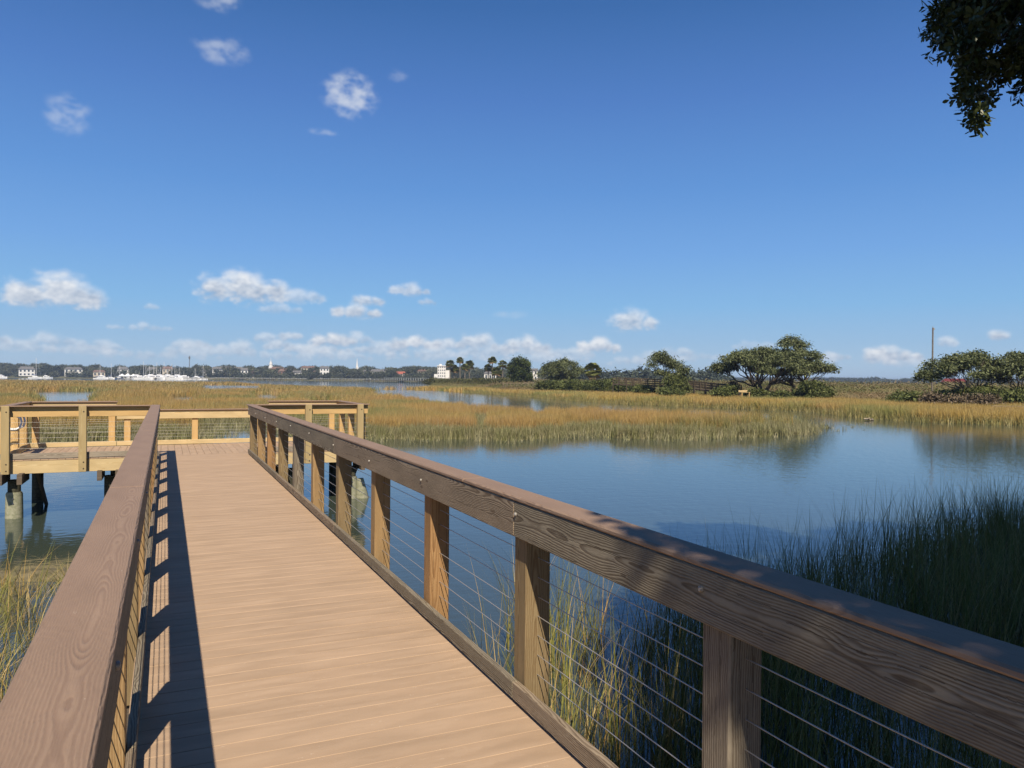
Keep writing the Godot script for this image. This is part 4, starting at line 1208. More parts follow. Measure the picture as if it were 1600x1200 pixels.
# the oak over the near shore: its crown shades the near right, a spray of leaves hangs into view
func make_near_oak() -> void:
	var t := thing("overhanging_oak", "dark live oak leaves hanging into the top right corner", "tree", Vector3(10.0, 0.85, 6.0))
	var o := t.position
	var r := RandomNumberGenerator.new()
	r.seed = 6
	# sprig: a twig with leaves all round
	var sp := new_st()
	for i in 16:
		var p := Vector3(0, 0.01 * i, 0)
		var a := i * 2.4
		var d := Vector3(cos(a), r.randf_range(0.2, 1.1), sin(a)).normalized()
		var s := d.cross(Vector3.UP).normalized().rotated(d, r.randf_range(-0.7, 0.7))
		var n := s.cross(d)
		var l := r.randf_range(0.045, 0.075)
		var w := l * 0.2
		sp.set_color(Color.WHITE * r.randf_range(0.7, 1.3))
		var q := [p + d * 0.008, p + d * (0.008 + l * 0.45) + s * w, p + d * (0.008 + l * 0.8) + s * w * 0.9, p + d * (0.008 + l), p + d * (0.008 + l * 0.8) - s * w * 0.9, p + d * (0.008 + l * 0.45) - s * w]
		for k in range(1, 5):
			tri(sp, q[0], q[k], q[k + 1], n, n, n)
	sp.set_color(Color(1.2, 0.9, 0.8))
	tube(sp, [Vector3(0, -0.12, 0), Vector3(0, 0.15, 0)], [0.003, 0.0015], 4, false)
	var sprig := sp.commit()
	var coarse := leaf_clump(17, 14, 0.13, 0.075, 0.036, 1.0)
	# limbs
	var st := new_st()
	limb(st, Vector3(0, -0.4, 0), Vector3(-0.4, 2.6, -0.5), 0.55, 0.42, 0.0, r, 12)
	var pads := []
	var hubs := [Vector3(-3.0, 4.8, -2.0), Vector3(-1.0, 5.4, -4.0), Vector3(2.5, 5.2, -3.0), Vector3(-4.5, 5.6, 1.0), Vector3(3.5, 5.4, 1.5), Vector3(-0.5, 6.2, 0.5)]
	for h in hubs:
		limb(st, Vector3(-0.4, 2.4, -0.5), h, 0.30, 0.13, -0.3, r, 9)
	# canopy: pads placed in world space
	for q in [[Vector3(0.61, 8.79, 4.37), 1.06], [Vector3(0.34, 9.66, 6.73), 0.96], [Vector3(0.72, 7.43, 5.74), 0.91], [Vector3(1.22, 7.05, 7.41), 0.99], [Vector3(0.94, 6.53, 8.77), 0.89], [Vector3(2.48, 6.47, 0.31), 0.85], [Vector3(2.48, 6.52, 1.57), 0.92], [Vector3(1.92, 6.75, 2.72), 1.20], [Vector3(1.36, 7.86, 4.98), 0.86], [Vector3(1.57, 7.16, 5.31), 0.92], [Vector3(1.86, 8.72, 7.98), 1.17], [Vector3(2.08, 7.55, 8.56), 1.17], [Vector3(1.24, 9.71, 11.39), 0.94], [Vector3(0.58, 9.88, 12.88), 0.89], [Vector3(2.51, 8.04, 1.15), 1.12], [Vector3(3.16, 7.64, 1.63), 0.90], [Vector3(1.93, 9.21, 4.08), 0.98], [Vector3(2.25, 8.20, 4.38), 1.16], [Vector3(2.43, 7.86, 4.88), 1.14], [Vector3(2.22, 9.65, 7.62), 1.04], [Vector3(3.14, 7.21, 6.72), 0.88], [Vector3(2.39, 9.68, 10.16), 0.96], [Vector3(2.48, 9.15, 10.65), 0.90], [Vector3(3.10, 7.68, 10.19), 1.17], [Vector3(3.35, 8.42, 0.06), 1.02], [Vector3(3.59, 9.38, 2.19), 1.07], [Vector3(4.16, 7.51, 1.21), 0.93], [Vector3(4.61, 6.35, 1.27), 0.99], [Vector3(4.68, 6.55, 2.91), 0.90], [Vector3(2.91, 9.73, 6.50), 0.93], [Vector3(4.03, 8.82, 6.71), 1.13], [Vector3(3.77, 6.75, 5.86), 0.96], [Vector3(3.60, 9.55, 10.10), 1.18], [Vector3(3.79, 8.09, 9.42), 1.15], [Vector3(4.07, 7.73, 10.92), 0.96], [Vector3(4.77, 9.71, 0.50), 1.10], [Vector3(4.71, 7.43, -0.79), 1.17], [Vector3(4.85, 7.44, 0.58), 1.08], [Vector3(5.07, 8.89, 3.01), 1.08], [Vector3(5.00, 8.51, 3.41), 1.04], [Vector3(4.74, 9.36, 4.91), 1.19], [Vector3(4.43, 8.07, 5.49), 0.86], [Vector3(5.18, 6.43, 4.81), 1.06], [Vector3(5.15, 7.92, 7.66), 1.10], [Vector3(4.78, 9.42, 9.73), 1.07], [Vector3(5.04, 6.79, 8.39), 1.17], [Vector3(4.19, 9.60, 12.65), 1.08], [Vector3(5.35, 8.96, -0.32), 0.91], [Vector3(5.72, 8.55, -0.09), 1.19], [Vector3(6.93, 6.51, -0.42), 1.19], [Vector3(5.66, 8.32, 1.76), 1.02], [Vector3(5.83, 7.18, 1.88), 0.93], [Vector3(6.38, 7.59, 4.16), 0.92], [Vector3(6.73, 6.45, 4.26), 1.02], [Vector3(6.36, 6.80, 5.11), 1.01], [Vector3(5.83, 8.08, 7.57), 1.16], [Vector3(6.18, 7.92, 8.71), 0.86], [Vector3(6.30, 6.93, 8.54), 1.07], [Vector3(5.72, 8.31, 10.91), 1.04], [Vector3(6.60, 8.54, -0.60), 1.12], [Vector3(6.64, 8.86, 0.33), 0.95], [Vector3(7.61, 6.57, -0.20), 1.15], [Vector3(7.79, 7.05, 1.45), 1.14], [Vector3(7.36, 6.64, 1.77), 1.00], [Vector3(7.71, 6.80, 2.58), 1.00], [Vector3(7.67, 6.56, 3.54), 1.07], [Vector3(6.91, 8.24, 6.39), 1.12], [Vector3(7.21, 8.41, 7.85), 1.05], [Vector3(7.28, 7.47, 7.92), 0.96], [Vector3(6.61, 9.49, 11.17), 0.96], [Vector3(7.24, 9.51, 11.68), 0.85], [Vector3(7.32, 9.98, -0.59), 0.88], [Vector3(8.53, 8.82, -0.94), 0.97], [Vector3(8.80, 7.75, -0.69), 1.11], [Vector3(7.60, 9.10, 1.66), 1.11], [Vector3(8.26, 9.56, 2.83), 1.17], [Vector3(8.18, 9.72, 4.57), 1.07], [Vector3(8.45, 8.07, 3.88), 0.91], [Vector3(7.66, 8.89, 6.35), 0.85], [Vector3(8.04, 8.39, 6.43), 1.10], [Vector3(8.67, 8.18, 7.84), 0.97], [Vector3(7.85, 8.69, 9.30), 0.92], [Vector3(8.16, 6.87, 9.00), 1.12], [Vector3(7.67, 8.66, 11.33), 1.10], [Vector3(9.00, 8.92, -1.75), 1.05], [Vector3(8.74, 8.93, -0.33), 0.97], [Vector3(9.11, 8.67, -0.24), 1.15], [Vector3(9.72, 6.70, -0.12), 1.17], [Vector3(9.99, 7.21, 1.01), 1.05], [Vector3(9.42, 9.30, 3.91), 1.17], [Vector3(9.14, 8.57, 4.63), 1.08], [Vector3(8.92, 8.26, 5.39), 0.88], [Vector3(9.98, 6.32, 4.60), 1.17], [Vector3(8.71, 9.91, 9.35), 0.92], [Vector3(9.05, 8.26, 9.02), 1.01], [Vector3(9.12, 8.85, 10.27), 1.17], [Vector3(9.08, 9.70, 12.56), 1.17], [Vector3(10.24, 8.62, -2.41), 0.96], [Vector3(10.76, 6.43, -2.98), 1.09], [Vector3(9.73, 9.17, 0.64), 0.94], [Vector3(10.28, 8.43, 0.95), 0.98], [Vector3(10.86, 7.64, 1.95), 1.01], [Vector3(10.32, 8.78, 3.93), 0.87], [Vector3(10.97, 8.15, 3.71), 0.99], [Vector3(10.35, 9.71, 7.01), 1.04], [Vector3(11.21, 6.38, 5.31), 0.91], [Vector3(10.34, 8.42, 7.58), 0.89], [Vector3(10.44, 7.96, 8.80), 1.03], [Vector3(10.40, 7.93, 9.40), 1.07], [Vector3(10.78, 7.73, 10.75), 1.17], [Vector3(12.16, 7.96, -2.23), 1.00], [Vector3(11.59, 9.59, 0.18), 1.11], [Vector3(11.64, 6.85, -1.67), 1.06], [Vector3(11.72, 7.64, 0.07), 0.97], [Vector3(11.55, 8.73, 2.47), 0.89], [Vector3(11.67, 8.42, 3.65), 1.08], [Vector3(11.19, 8.31, 3.89), 0.91], [Vector3(11.42, 9.47, 6.93), 1.14], [Vector3(12.30, 6.56, 4.74), 0.91], [Vector3(11.70, 9.54, 8.38), 1.05], [Vector3(10.75, 9.93, 10.68), 1.03], [Vector3(11.74, 9.40, 11.09), 1.13], [Vector3(12.50, 6.55, 9.56), 1.13], [Vector3(13.34, 7.30, -3.40), 1.10], [Vector3(12.70, 9.05, -0.82), 0.94], [Vector3(13.41, 6.84, -1.86), 1.02], [Vector3(12.75, 9.09, 1.36), 0.94], [Vector3(13.21, 7.75, 2.08), 0.88], [Vector3(12.00, 9.21, 3.98), 1.07], [Vector3(12.75, 7.01, 3.19), 1.11], [Vector3(12.84, 6.86, 4.58), 0.86], [Vector3(12.67, 8.94, 7.06), 1.05], [Vector3(12.69, 8.05, 7.15), 0.91], [Vector3(12.91, 8.42, 8.65), 1.10], [Vector3(12.99, 6.88, 8.32), 1.14], [Vector3(13.41, 6.55, 9.20), 0.96], [Vector3(13.22, 9.85, -1.64), 0.93], [Vector3(13.65, 8.63, -1.84), 1.14], [Vector3(13.77, 8.54, -1.21), 0.90], [Vector3(13.70, 7.20, -1.26), 1.14], [Vector3(14.60, 6.65, -0.97), 0.89], [Vector3(12.99, 9.74, 3.70), 0.98], [Vector3(13.79, 9.99, 4.45), 0.91], [Vector3(14.17, 8.11, 3.95), 1.06], [Vector3(14.22, 6.89, 4.29), 1.12], [Vector3(14.56, 6.67, 5.52), 1.04], [Vector3(13.30, 9.07, 8.29), 0.98], [Vector3(14.37, 8.06, 8.17), 0.97], [Vector3(14.05, 8.83, 10.73), 1.19], [Vector3(14.34, 7.84, 10.84), 1.02], [Vector3(15.43, 8.20, -3.40), 0.98], [Vector3(14.88, 9.41, -1.68), 1.09], [Vector3(14.99, 9.36, -0.28), 0.90], [Vector3(14.45, 10.00, 1.36), 0.95], [Vector3(14.77, 8.23, 1.41), 0.89], [Vector3(14.99, 8.38, 2.24), 0.93], [Vector3(15.07, 8.46, 3.62), 0.97], [Vector3(15.68, 6.38, 2.64), 0.98], [Vector3(15.76, 6.46, 3.56), 1.12], [Vector3(14.35, 9.19, 7.78), 1.06], [Vector3(15.31, 7.48, 7.37), 0.96], [Vector3(14.55, 8.27, 9.07), 1.15], [Vector3(14.49, 9.75, 11.50), 0.86], [Vector3(15.03, 9.50, 11.83), 0.89], [Vector3(15.90, 8.01, -3.88), 0.87], [Vector3(16.19, 9.41, -1.57), 0.91], [Vector3(16.08, 8.43, -1.55), 1.03], [Vector3(16.08, 6.95, -1.66), 0.95], [Vector3(16.33, 8.84, 1.73), 1.15], [Vector3(16.88, 6.86, 0.59), 1.19], [Vector3(16.60, 6.65, 1.91), 0.94], [Vector3(16.36, 7.11, 3.17), 0.89], [Vector3(16.31, 6.86, 4.66), 1.04], [Vector3(15.93, 7.45, 6.01), 1.03], [Vector3(16.20, 8.17, 7.67), 0.86], [Vector3(16.71, 6.78, 7.95), 1.18], [Vector3(15.91, 9.80, 11.15), 1.19], [Vector3(16.69, 7.75, 10.41), 1.00], [Vector3(0.88, 7.89, 3.13), 0.92], [Vector3(0.97, 7.61, 3.63), 0.92], [Vector3(0.87, 7.38, 4.16), 0.92], [Vector3(0.87, 7.21, 4.77), 0.92], [Vector3(0.91, 7.61, 5.87), 0.92], [Vector3(0.66, 7.98, 6.95), 0.92], [Vector3(0.88, 7.10, 6.92), 0.92], [Vector3(0.89, 7.50, 8.02), 0.92], [Vector3(6.76, 8.51, -3.94), 0.75], [Vector3(6.86, 8.44, -4.00), 0.75], [Vector3(7.15, 8.31, -3.35), 0.75], [Vector3(7.41, 8.71, -3.28), 0.75], [Vector3(6.68, 7.91, -3.53), 0.75]]:
		var c: Vector3 = q[0] - o
		pads.append([c, Vector3(q[1], q[1] * 0.55, q[1])])
		var best: Vector3 = hubs[0]
		for h in hubs:
			if (h - c).length() < (best - c).length():
				best = h
		limb(st, best, c, 0.09, 0.02, 0.1, r, 6)
	# the hanging spray
	var tips := []
	for q in [[Vector3(7.64, 6.76, -5.18), 0.28], [Vector3(7.72, 6.77, -5.55), 0.21], [Vector3(7.04, 6.18, -4.90), 0.23], [Vector3(8.07, 6.64, -5.29), 0.25], [Vector3(8.14, 6.92, -5.07), 0.22], [Vector3(7.50, 6.08, -4.76), 0.11], [Vector3(8.03, 6.30, -5.51), 0.18], [Vector3(7.54, 5.99, -5.01), 0.13], [Vector3(7.31, 5.82, -5.08), 0.11], [Vector3(8.08, 5.99, -5.50), 0.11], [Vector3(7.21, 5.50, -4.90), 0.09], [Vector3(8.11, 6.21, -5.05), 0.12], [Vector3(8.43, 6.10, -5.15), 0.09], [Vector3(7.54, 6.21, -4.67), 0.11], [Vector3(7.57, 6.87, -5.59), 0.11], [Vector3(7.30, 6.48, -5.36), 0.09], [Vector3(6.86, 6.38, -5.10), 0.08], [Vector3(7.92, 7.08, -5.59), 0.22], [Vector3(7.96, 6.38, -4.74), 0.31], [Vector3(8.21, 6.12, -4.76), 0.22], [Vector3(8.20, 7.13, -5.42), 0.26], [Vector3(7.64, 6.85, -4.67), 0.35], [Vector3(7.79, 7.18, -5.29), 0.35]]:
		tips.append([q[0] - o, q[1]])
	var root: Vector3 = tips[0][0] + Vector3(0.5, 1.1, 1.2)
	limb(st, hubs[1], root, 0.10, 0.04, 0.2, r, 7)
	for q in tips:
		limb(st, root, q[0], 0.012, 0.004, 0.15, r, 5)
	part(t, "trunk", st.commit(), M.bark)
	var xf := []
	var cs := []
	for p in pads:
		for i in int(300 * p[1].x * p[1].x):
			var d := Vector3(r.randfn(), r.randfn(), r.randfn()).normalized() * pow(r.randf(), 0.45)
			var s := r.randf_range(1.6, 2.4)
			xf.append(Transform3D(Basis(Vector3(r.randfn(), r.randfn(), r.randfn()).normalized(), r.randf() * TAU).scaled(Vector3.ONE * s), p[0] + d * p[1]))
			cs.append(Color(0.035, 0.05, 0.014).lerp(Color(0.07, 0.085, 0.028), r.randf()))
	var n_coarse := xf.size()
	for q in tips:
		var e: float = q[1]
		for i in int(640.0 * e * e) + 4:
			var d := Vector3(r.randfn(), r.randfn(), r.randfn()).normalized() * pow(r.randf(), 0.5) * e
			xf.append(Transform3D(Basis(Vector3(r.randfn(), r.randfn() * 0.3, r.randfn()).normalized(), r.randf_range(1.2, 4.6)).scaled(Vector3.ONE * r.randf_range(1.05, 1.5)), q[0] + d))
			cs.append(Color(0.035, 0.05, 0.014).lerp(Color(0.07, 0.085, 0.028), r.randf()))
	var ct := []
	var cc := []
	for k in 4:
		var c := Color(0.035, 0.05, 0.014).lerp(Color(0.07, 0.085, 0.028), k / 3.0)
		ct.append(tinted_mesh(sprig, c))
		cc.append(tinted_mesh(coarse, c))
	var ms := SurfaceTool.new()
	for i in xf.size():
		ms.append_from((cc if i < n_coarse else ct)[r.randi() % 4], 0, xf[i])
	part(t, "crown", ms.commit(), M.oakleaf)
	print("near oak sprigs ", xf.size())

# ------------------------------------------------------------------ far shore
func tree_belt(called: String, label: String, spots: Array, seed_: int, size: float, dark: Color, light: Color) -> void:
	# far-off wood that reads as one mass: clumps of leaves heaped into crowns
	var r := RandomNumberGenerator.new()
	r.seed = seed_
	var clump := leaf_clump(seed_, 30, 2.6, 1.7, 0.9, 0.75)
	var xf := []
	var cs := []
	for s in spots:
		var c: Vector3 = s[0]
		var w: float = s[1]
		var h: float = s[2]
		var tone := r.randf()
		for i in int(clampf(w * h * 0.55 / (size * size), 16, 90)):
			var d := Vector3(r.randfn(), r.randfn(), r.randfn()).normalized()
			var p := c + Vector3(d.x * w * 0.5, h * 0.52 + d.y * h * 0.46, d.z * w * 0.5) * Vector3(1, 1, 1)
			xf.append(Transform3D(rand_basis(r, 0.8).scaled(Vector3.ONE * r.randf_range(0.7, 1.2) * size), p))
			cs.append(dark.lerp(light, clampf(tone + r.randfn(0.0, 0.25), 0.0, 1.0)))
	var o := copies(self, called, clump, M.leaf, xf, cs)
	stuff(o, label, "trees")
	print(called, " ", xf.size())

func shore_point(t: float, back: float) -> Vector3:
	# a point behind the town's waterline, t from 0 at its left end to 1
	var k := clampf(t, 0.0, 0.999) * (TOWN_SHORE.size() - 1)
	var i := int(k)
	var p: Vector2 = TOWN_SHORE[i].lerp(TOWN_SHORE[i + 1], k - i)
	var d := p.normalized()
	p += d * back
	return Vector3(p.x, 2.0 + clampf(back, 0.0, 200.0) * 0.008, p.y)

func house(called: String, label: String, at: Vector3, s: Vector3, wall: Material, roof: Material, rise: float, cols: int, rows: int, group := "", category := "house") -> Node3D:
	var turn := atan2(at.x, -at.z) * -1.0
	var t := thing(called, label, category, at, turn, group)
	part(t, "wall", slab_mesh(s, Vector3(0, s.y * 0.5, 0)), wall)
	if rise > 0.0:
		var st := new_st()
		var w := s.x * 0.5 + 0.6
		var d := s.z * 0.5 + 0.6
		var y := s.y
		var e := w * 0.7
		var a := [Vector3(-w, y, d), Vector3(w, y, d), Vector3(w, y, -d), Vector3(-w, y, -d), Vector3(-e, y + rise, 0), Vector3(e, y + rise, 0)]
		var z := [Vector2.ZERO, Vector2.ZERO, Vector2.ZERO, Vector2.ZERO]
		face(st, [a[0], a[1], a[5], a[4]], z, Vector3(0, 1, 1))
		face(st, [a[2], a[3], a[4], a[5]], z, Vector3(0, 1, -1))
		face(st, [a[1], a[2], a[5]], z, Vector3(1, 1, 0))
		face(st, [a[3], a[0], a[4]], z, Vector3(-1, 1, 0))
		face(st, [a[0], a[1], a[2], a[3]], z, Vector3(0, -1, 0))
		part(t, "roof", st.commit(), roof)
	else:
		part(t, "roof", slab_mesh(Vector3(s.x + 0.8, 0.5, s.z + 0.8), Vector3(0, s.y + 0.25, 0)), roof)
	var wm := slab_mesh(Vector3(s.x / cols * 0.45, s.y / rows * 0.5, 0.12))
	for i in cols:
		for k in rows:
			part(t, "window", wm, M.glass, Vector3((i + 0.5 - cols * 0.5) * s.x / cols, (k + 0.55) * s.y / rows, s.z * 0.5 + 0.03))
	return t

func hull(l: float, b: float, h: float) -> ArrayMesh:
	var st := new_st()
	var rows := []
	for i in 9:
		var t := i / 8.0
		var w := b * 0.5 * (sin(minf(t * 1.15 + 0.42, PI * 0.5)) if t < 0.6 else sqrt(maxf(0.0, 1.0 - pow((t - 0.6) / 0.4, 2.0))))
		w = maxf(w, 0.02)
		var x := (t - 0.5) * l
		var y := h * (0.85 + 0.35 * t * t)
		rows.append([Vector3(x, -0.3, 0), Vector3(x, 0.0, w * 0.75), Vector3(x, y, w), Vector3(x, y, -w), Vector3(x, 0.0, -w * 0.75)])
	var z := [Vector2.ZERO, Vector2.ZERO, Vector2.ZERO, Vector2.ZERO]
	for i in 8:
		for k in 5:
			var a: Vector3 = rows[i][k]
			var b2: Vector3 = rows[i][(k + 1) % 5]
			var c: Vector3 = rows[i + 1][(k + 1) % 5]
			var d: Vector3 = rows[i + 1][k]
			var m := (a + b2 + c + d) * 0.25
			face(st, [a, b2, c], z, Vector3(0, m.y - h * 0.4, m.z))
			face(st, [a, c, d], z, Vector3(0, m.y - h * 0.4, m.z))
	face(st, [rows[0][0], rows[0][1], rows[0][2], rows[0][3], rows[0][4]], [z[0], z[0], z[0], z[0], z[0]], Vector3(-1, 0, 0))
	return st.commit()

func sailboat(label: String, at: Vector3, l: float, mast: float, turn: float, h: Material, group: String) -> void:
	var t := thing("sailboat", label, "sailboat", at, turn, group)
	part(t, "hull", hull(l, l * 0.3, l * 0.11), h)
	part(t, "cabin", cbox(Vector3(l * 0.36, l * 0.06, l * 0.17), 0.12, 0), M.hull, Vector3(0.02 * l, l * 0.135, 0))
	part(t, "mast", tube_mesh([Vector3(l * 0.08, l * 0.08, 0), Vector3(l * 0.08, mast, 0)], [0.17, 0.12], 6), M.alu)
	part(t, "boom", tube_mesh([Vector3(l * 0.08, l * 0.24, 0), Vector3(-l * 0.34, l * 0.24, 0)], [0.10, 0.08], 6), M.alu)
	part(t, "sail_cover", tube_mesh([Vector3(l * 0.07, l * 0.27, 0), Vector3(-l * 0.32, l * 0.26, 0)], [0.24, 0.16], 6), M.canvas)
	for s in [-1.0, 1.0]:
		part(t, "stay", tube_mesh([Vector3(s * l * 0.48 + 0.02, l * 0.12, 0), Vector3(l * 0.08, mast - 0.2, 0)], [0.025, 0.025], 4), M.alu)

func motorboat(label: String, at: Vector3, l: float, turn: float, group: String) -> void:
	var t := thing("motor_yacht", label, "motor boat", at, turn, group)
	part(t, "hull", hull(l, l * 0.29, l * 0.13), M.hull)
	part(t, "cabin", cbox(Vector3(l * 0.5, l * 0.11, l * 0.2), 0.25, 0), M.hull, Vector3(-0.03 * l, l * 0.17, 0))
	for s in [-1.0, 1.0]:
		part(t, "window", slab_mesh(Vector3(l * 0.38, l * 0.04, 0.06)), M.glass, Vector3(-0.03 * l, l * 0.185, s * (l * 0.1 + 0.01)))
	part(t, "flybridge", cbox(Vector3(l * 0.26, l * 0.07, l * 0.17), 0.2, 0), M.hull, Vector3(-0.06 * l, l * 0.26, 0))
	part(t, "antenna", tube_mesh([Vector3(-0.1 * l, l * 0.28, 0), Vector3(-0.12 * l, l * 0.55, 0)], [0.07, 0.05], 5), M.alu)

func make_far() -> void:
	var r := RandomNumberGenerator.new()
	r.seed = 12
	# wood behind and between the houses of the town
	var spots := []
	for i in 420:
		var t := r.randf()
		var back := r.randf_range(34.0, 150.0)
		var p := shore_point(t, back)
		spots.append([p - Vector3(0, 1.0, 0), r.randf_range(11.0, 19.0), (r.randf_range(8.0, 13.5) + (2.5 if back > 100.0 else 0.0)) * lerpf(1.0, 0.72, t)])
	for i in 75:
		var p := shore_point(r.randf(), r.randf_range(4.0, 16.0))
		spots.append([p - Vector3(0, 1.0, 0), r.randf_range(6.0, 12.0), r.randf_range(3.5, 8.0)])
	tree_belt("far_wood", "dark green wood along the far shore behind the marina and town", spots, 61, 1.0, Color(0.055, 0.068, 0.040), Color(0.115, 0.122, 0.070))
	spots = []
	for i in 440:
		var a := deg_to_rad(r.randf_range(22.0, 108.0))
		var d := r.randf_range(1250.0, 1500.0)
		spots.append([Vector3(sin(a) * d, 0.6, -cos(a) * d), r.randf_range(16.0, 28.0), r.randf_range(5.0, 9.5)])
	for i in 46:
		var q := deg_to_rad(24.45 + r.randf_range(4.0, 15.5))
		var d := r.randf_range(420.0, 520.0)
		spots.append([Vector3(sin(q) * d, 0.8, -cos(q) * d), r.randf_range(8.0, 14.0), r.randf_range(3.5, 6.0) + (1.8 if i % 7 == 0 else 0.0)])
	tree_belt("distant_wood", "thin bluish band of woods on the horizon at the right", spots, 62, 1.3, Color(0.040, 0.055, 0.042), Color(0.075, 0.09, 0.062))
	# town
	var hg := "houses along the far shore"
	house("house", "small white house far left behind the anchored sloop", Vector3(-131.14, 2.00, -927.53), Vector3(14.0, 7.0, 9.0), M.wall_white, M.roof_grey, 3.0, 4, 2, hg)
	house("house", "white flat fronted house in the trees left of the marina", Vector3(-91.89, 2.00, -958.25), Vector3(17.0, 8.0, 10.0), M.wall_white, M.roof_grey, 2.2, 4, 2, hg)
	house("house", "low beige boathouse left of the marina", Vector3(-63.69, 2.00, -908.47), Vector3(11.0, 5.0, 8.0), M.wall_beige, M.roof_brown, 2.0, 3, 1, hg)
	house("house", "white gabled house above the marina masts", Vector3(-42.14, 2.00, -922.55), Vector3(10.0, 8.0, 8.0), M.wall_white, M.roof_grey, 3.0, 3, 2, hg)
	house("house", "first white house in the row right of the marina", Vector3(57.20, 2.00, -857.01), Vector3(13.0, 9.0, 9.0), M.wall_white, M.roof_grey, 3.0, 4, 2, hg)
	house("house", "second white house in the row right of the marina", Vector3(70.85, 2.00, -868.01), Vector3(10.0, 9.0, 8.0), M.wall_white, M.roof_grey, 3.0, 3, 2, hg)
	house("house", "narrow white house at the end of the row right of the marina", Vector3(73.83, 2.00, -828.29), Vector3(7.0, 8.0, 7.0), M.wall_white, M.roof_grey, 2.5, 2, 2, hg)
	house("house", "low beige waterfront house left of the domed steeple", Vector3(88.12, 2.00, -832.59), Vector3(16.0, 5.0, 9.0), M.wall_beige, M.roof_brown, 3.0, 5, 1, hg)
	house("house", "white house right below the domed steeple", Vector3(106.14, 2.00, -822.61), Vector3(14.0, 9.0, 10.0), M.wall_white, M.roof_brown, 3.0, 4, 2, hg)
	house("house", "brick building right of the domed steeple", Vector3(113.41, 2.00, -805.48), Vector3(18.0, 7.0, 10.0), M.wall_brick, M.roof_brown, 3.0, 5, 2, hg)
	house("house", "tall beige building between the two steeples", Vector3(134.66, 2.00, -805.89), Vector3(15.0, 11.0, 9.0), M.wall_beige, M.roof_brown, 2.0, 5, 3, hg)
	house("house", "square white three storey house on the waterfront", Vector3(139.42, 2.00, -743.87), Vector3(8.5, 10.0, 8.0), M.wall_white, M.roof_grey, 2.2, 3, 3, hg)
	house("house", "long white building below the slender spire", Vector3(169.07, 2.00, -763.19), Vector3(21.0, 6.0, 10.0), M.wall_white, M.roof_grey, 2.5, 6, 1, hg)
	house("house", "long white building right of the slender spire", Vector3(185.52, 2.00, -710.89), Vector3(20.0, 7.0, 10.0), M.wall_white, M.roof_grey, 2.5, 6, 2, hg)
	house("house", "white house with a red roof", Vector3(194.41, 2.00, -672.30), Vector3(10.0, 5.0, 8.0), M.wall_white, M.roof_red, 2.2, 3, 1, hg)
	house("house", "small beige cottage right of the red roofed house", Vector3(211.16, 2.00, -679.51), Vector3(8.0, 4.0, 7.0), M.wall_beige, M.roof_brown, 2.0, 3, 1, hg)
	house("house", "beige house left of the white hotel", Vector3(210.77, 2.00, -651.47), Vector3(13.0, 7.5, 9.0), M.wall_beige, M.roof_brown, 2.0, 4, 2, hg)
	house("house", "white cottage seen between the palm clusters", Vector3(235.65, 2.00, -600.78), Vector3(9.0, 5.5, 8.0), M.wall_white, M.roof_grey, 2.0, 3, 1, hg)
	house("house", "white cottage behind the tall slim palm", Vector3(219.22, 2.00, -521.24), Vector3(9.0, 5.0, 8.0), M.wall_white, M.roof_grey, 1.8, 3, 1, hg)
	house("house", "white house behind the left masts of the crowded marina", Vector3(-12.89, 2.00, -888.00), Vector3(9.0, 8.0, 8.0), M.wall_white, M.roof_grey, 2.5, 3, 2, hg)
	house("house", "beige house behind the right masts of the crowded marina", Vector3(1.86, 2.00, -883.09), Vector3(10.0, 9.0, 8.0), M.wall_beige, M.roof_brown, 2.5, 3, 2, hg)
	house("house", "small white house just right of the marina", Vector3(39.29, 2.00, -877.42), Vector3(9.0, 7.0, 8.0), M.wall_white, M.roof_grey, 2.5, 3, 2, hg)
	house("house", "tall narrow white house right of the marina", Vector3(48.33, 2.00, -856.29), Vector3(8.0, 9.0, 8.0), M.wall_white, M.roof_grey, 2.5, 2, 2, hg)
	house("house", "small white house right of the brick building", Vector3(119.41, 2.00, -782.10), Vector3(9.0, 6.0, 8.0), M.wall_white, M.roof_grey, 2.0, 3, 1, hg)
	house("house", "small beige house left of the square white house", Vector3(137.30, 2.00, -769.46), Vector3(8.0, 6.0, 8.0), M.wall_beige, M.roof_brown, 2.0, 3, 1, hg)
	house("house", "low white house right of the square white house", Vector3(155.36, 2.00, -761.80), Vector3(10.0, 6.0, 8.0), M.wall_white, M.roof_brown, 2.0, 3, 1, hg)
	house("house", "white house between the spire and the long white building", Vector3(182.49, 2.00, -748.91), Vector3(9.0, 7.0, 8.0), M.wall_white, M.roof_grey, 2.0, 3, 2, hg)
	house("house", "small white house left of the red roofed house", Vector3(198.34, 2.00, -716.63), Vector3(8.0, 6.0, 8.0), M.wall_white, M.roof_grey, 2.0, 3, 1, hg)
	house("house", "narrow white house seen right of the round tree", Vector3(228.32, 2.00, -466.39), Vector3(5.0, 7.0, 6.0), M.wall_white, M.roof_grey, 1.5, 2, 2, hg)
	var ho := house("hotel", "white multi storey hotel block left of the palms", Vector3(197.83, 1.60, -569.17), Vector3(6.4, 11.3, 8.0), M.wall_white, M.wall_white, 0.0, 4, 5, "", "building")
	part(ho, "wing", slab_mesh(Vector3(2.8, 8.0, 7.0), Vector3(4.7, 4.0, 0)), M.wall_white)
	part(ho, "stair_tower", slab_mesh(Vector3(2.0, 13.0, 3.0), Vector3(-0.9, 6.5, -2.0)), M.wall_white)
	part(ho, "lower_wing", slab_mesh(Vector3(2.6, 5.0, 6.0), Vector3(-4.6, 2.5, 0)), M.wall_white)
	var ch := thing("domed_steeple_church", "white church with a tapering domed steeple above the trees", "church", Vector3(103.82, 1.60, -864.56))
